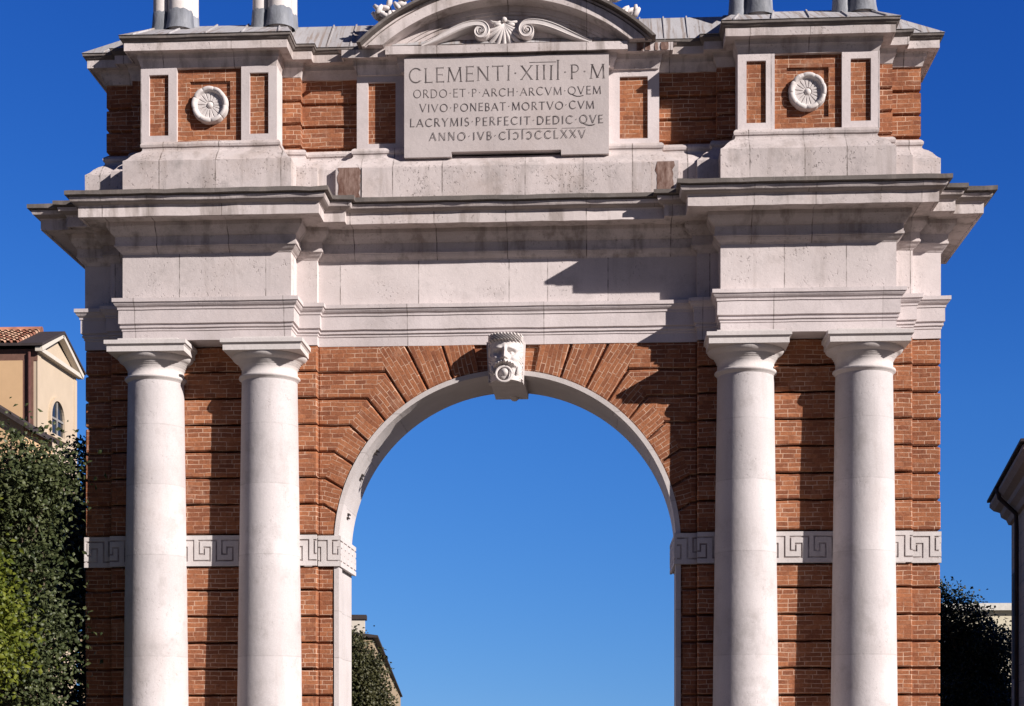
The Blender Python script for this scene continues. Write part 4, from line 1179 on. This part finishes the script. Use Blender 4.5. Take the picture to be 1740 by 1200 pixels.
m = MB(); m.face([(0.012, y, z) for y, z in b_]); m.build('pane', M_glass, win)
m = MB(); m.box(0.02, 0.05, wy - wr, wy + wr, wz - 0.04, wz + 0.04); m.box(0.02, 0.06, wy - 0.04, wy + 0.04, wz - 0.62, wz + wr - 0.05); m.build('glazing_bar', plain('grey_bars', (0.24, 0.23, 0.22)), win)
# lower wing with a sloping verge
m = MB()
m.loft([[(-4, y, 0), (0.6, y, 0), (0.6, y, 12.42), (-4, y, 15.25)] for y in (-3.0, -0.06)], 0, True, (True, True)); m.build('lower_wing', M_crm, house)
m = MB()
m.loft([[(-4.2, y, 15.39), (0.9, y, 12.25), (0.9, y, 12.42), (-4.2, y, 15.56)] for y in (-3.3, -0.06)], 0, True, (True, True)); m.build('lower_roof', M_eave, house)

# palazzo on the right, in shade
M_gst = brick('grey_rendered_ashlar', (0.50, 0.36, 0.25), (0.44, 0.32, 0.22), (0.13, 0.10, 0.08), 0.33, 30.0, (0.36, 0.30, 0.26))
pal_ = empty('corner_building', (10.19, 10.0, -0.05), -R(9.4)); tag(pal_, 'shaded grey stone building with deep eaves at the right edge', 'building')
# local: wall runs along -y from the corner, body to +x
m = MB(); m.box(0, 14, -6.5, 0, 0, 6.2); m.build('wall', M_gst, pal_)
m = MB()
prof = [(0.0, 6.0), (0.06, 6.02), (0.10, 6.12), (0.20, 6.20), (0.22, 6.30), (0.34, 6.36), (0.42, 6.45), (0.42, 6.52), (0.0, 6.56)]
sweep(m, [(0, -6.5), (14, -6.5), (14, 0), (0, 0)], prof, caps=(True, True)); m.build('eaves_cornice', plain('grey_cornice', (0.27, 0.21, 0.17), 0.9, 0.15), pal_)
m = MB(); m.loft([rect(-0.47, 14.5, -7.0, 0.47, 6.562), rect(-0.47, 14.5, -7.0, 0.47, 6.61), rect(4.5, 9.5, -3.6, -3.0, 7.0)], 0, True, (True, True)); m.build('roof', M_eave, pal_)
m = MB(); m.tube([(-0.46, -1.9, 6.55), (-0.40, -1.9, 6.32), (-0.08, -1.9, 6.0), (-0.07, -1.9, 5.7), (-0.07, -1.9, 0)], 0.045, 8); m.build('downpipe', M_eave, pal_)
m = MB(); m.box(-0.03, 0.0, -1.25, -0.55, 2.6, 5.0); w_ = m.build('window', plain('window_surround', (0.28, 0.24, 0.22)), pal_)
m = MB(); m.box(-0.04, -0.03, -1.15, -0.65, 2.7, 4.9); m.build('shutter', plain('dark_shutter', (0.04, 0.04, 0.04)), w_)

# low street house seen through the arch, and a far pale block
row_ = empty('street_house', (-5.42, 24.0, 0), R(6.7)); tag(row_, 'low street house with dark eaves and white chimney seen through the arch', 'house')
m = MB(); m.box(-9, -0.14, 0, 88, 0, 4.40); m.build('wall', plain('ochre_wall', (0.33, 0.25, 0.16), 0.9, 0.12), row_)
m = MB(); m.loft([[(-9.5, y, 4.43), (0.03, y, 4.43), (0.03, y, 4.50), (-4.5, y, 5.1)] for y in (-0.1, 88.4)], 0, True, (True, True)); rr2 = m.build('roof', M_eave, row_)
m = MB(); m.box(-0.95, -0.42, 1.2, 1.8, 4.4, 5.08); m.box(-1.0, -0.36, 1.14, 1.86, 5.08, 5.22, 1); m.build('chimney', [M_white, M_eave], rr2)
for i in range(4):
    m = MB(); m.box(-0.15, -0.10, 6 + i * 12, 7.2 + i * 12, 1.4, 3.0); wn = m.build('window', M_white, row_)
    m = MB(); m.box(-0.10, -0.09, 6.1 + i * 12, 7.1 + i * 12, 1.5, 2.9); m.build('pane', M_glass, wn)
fb = empty('pale_block', (22.6, 55.0, 0)); tag(fb, 'distant pale yellow block beyond the shaded tree on the right', 'building')
m = MB(); m.box(-4, 10, 0, 10, 0, 7.5); m.build('wall', plain('pale_yellow_plaster', (0.60, 0.55, 0.42), 0.9, 0.06), fb)
m = MB(); m.box(-4.3, 10.3, -0.3, 10.3, 7.5, 7.85); m.build('roof', plain('pale_parapet', (0.62, 0.60, 0.55)), fb)
for i in range(4):
    m = MB(); m.box(-3 + i * 3, -1.8 + i * 3, -0.03, 0.0, 4.2, 5.8); wn = m.build('window', M_white, fb)
    m = MB(); m.box(-2.9 + i * 3, -1.9 + i * 3, -0.04, -0.03, 4.3, 5.7); m.build('pane', M_glass, wn)
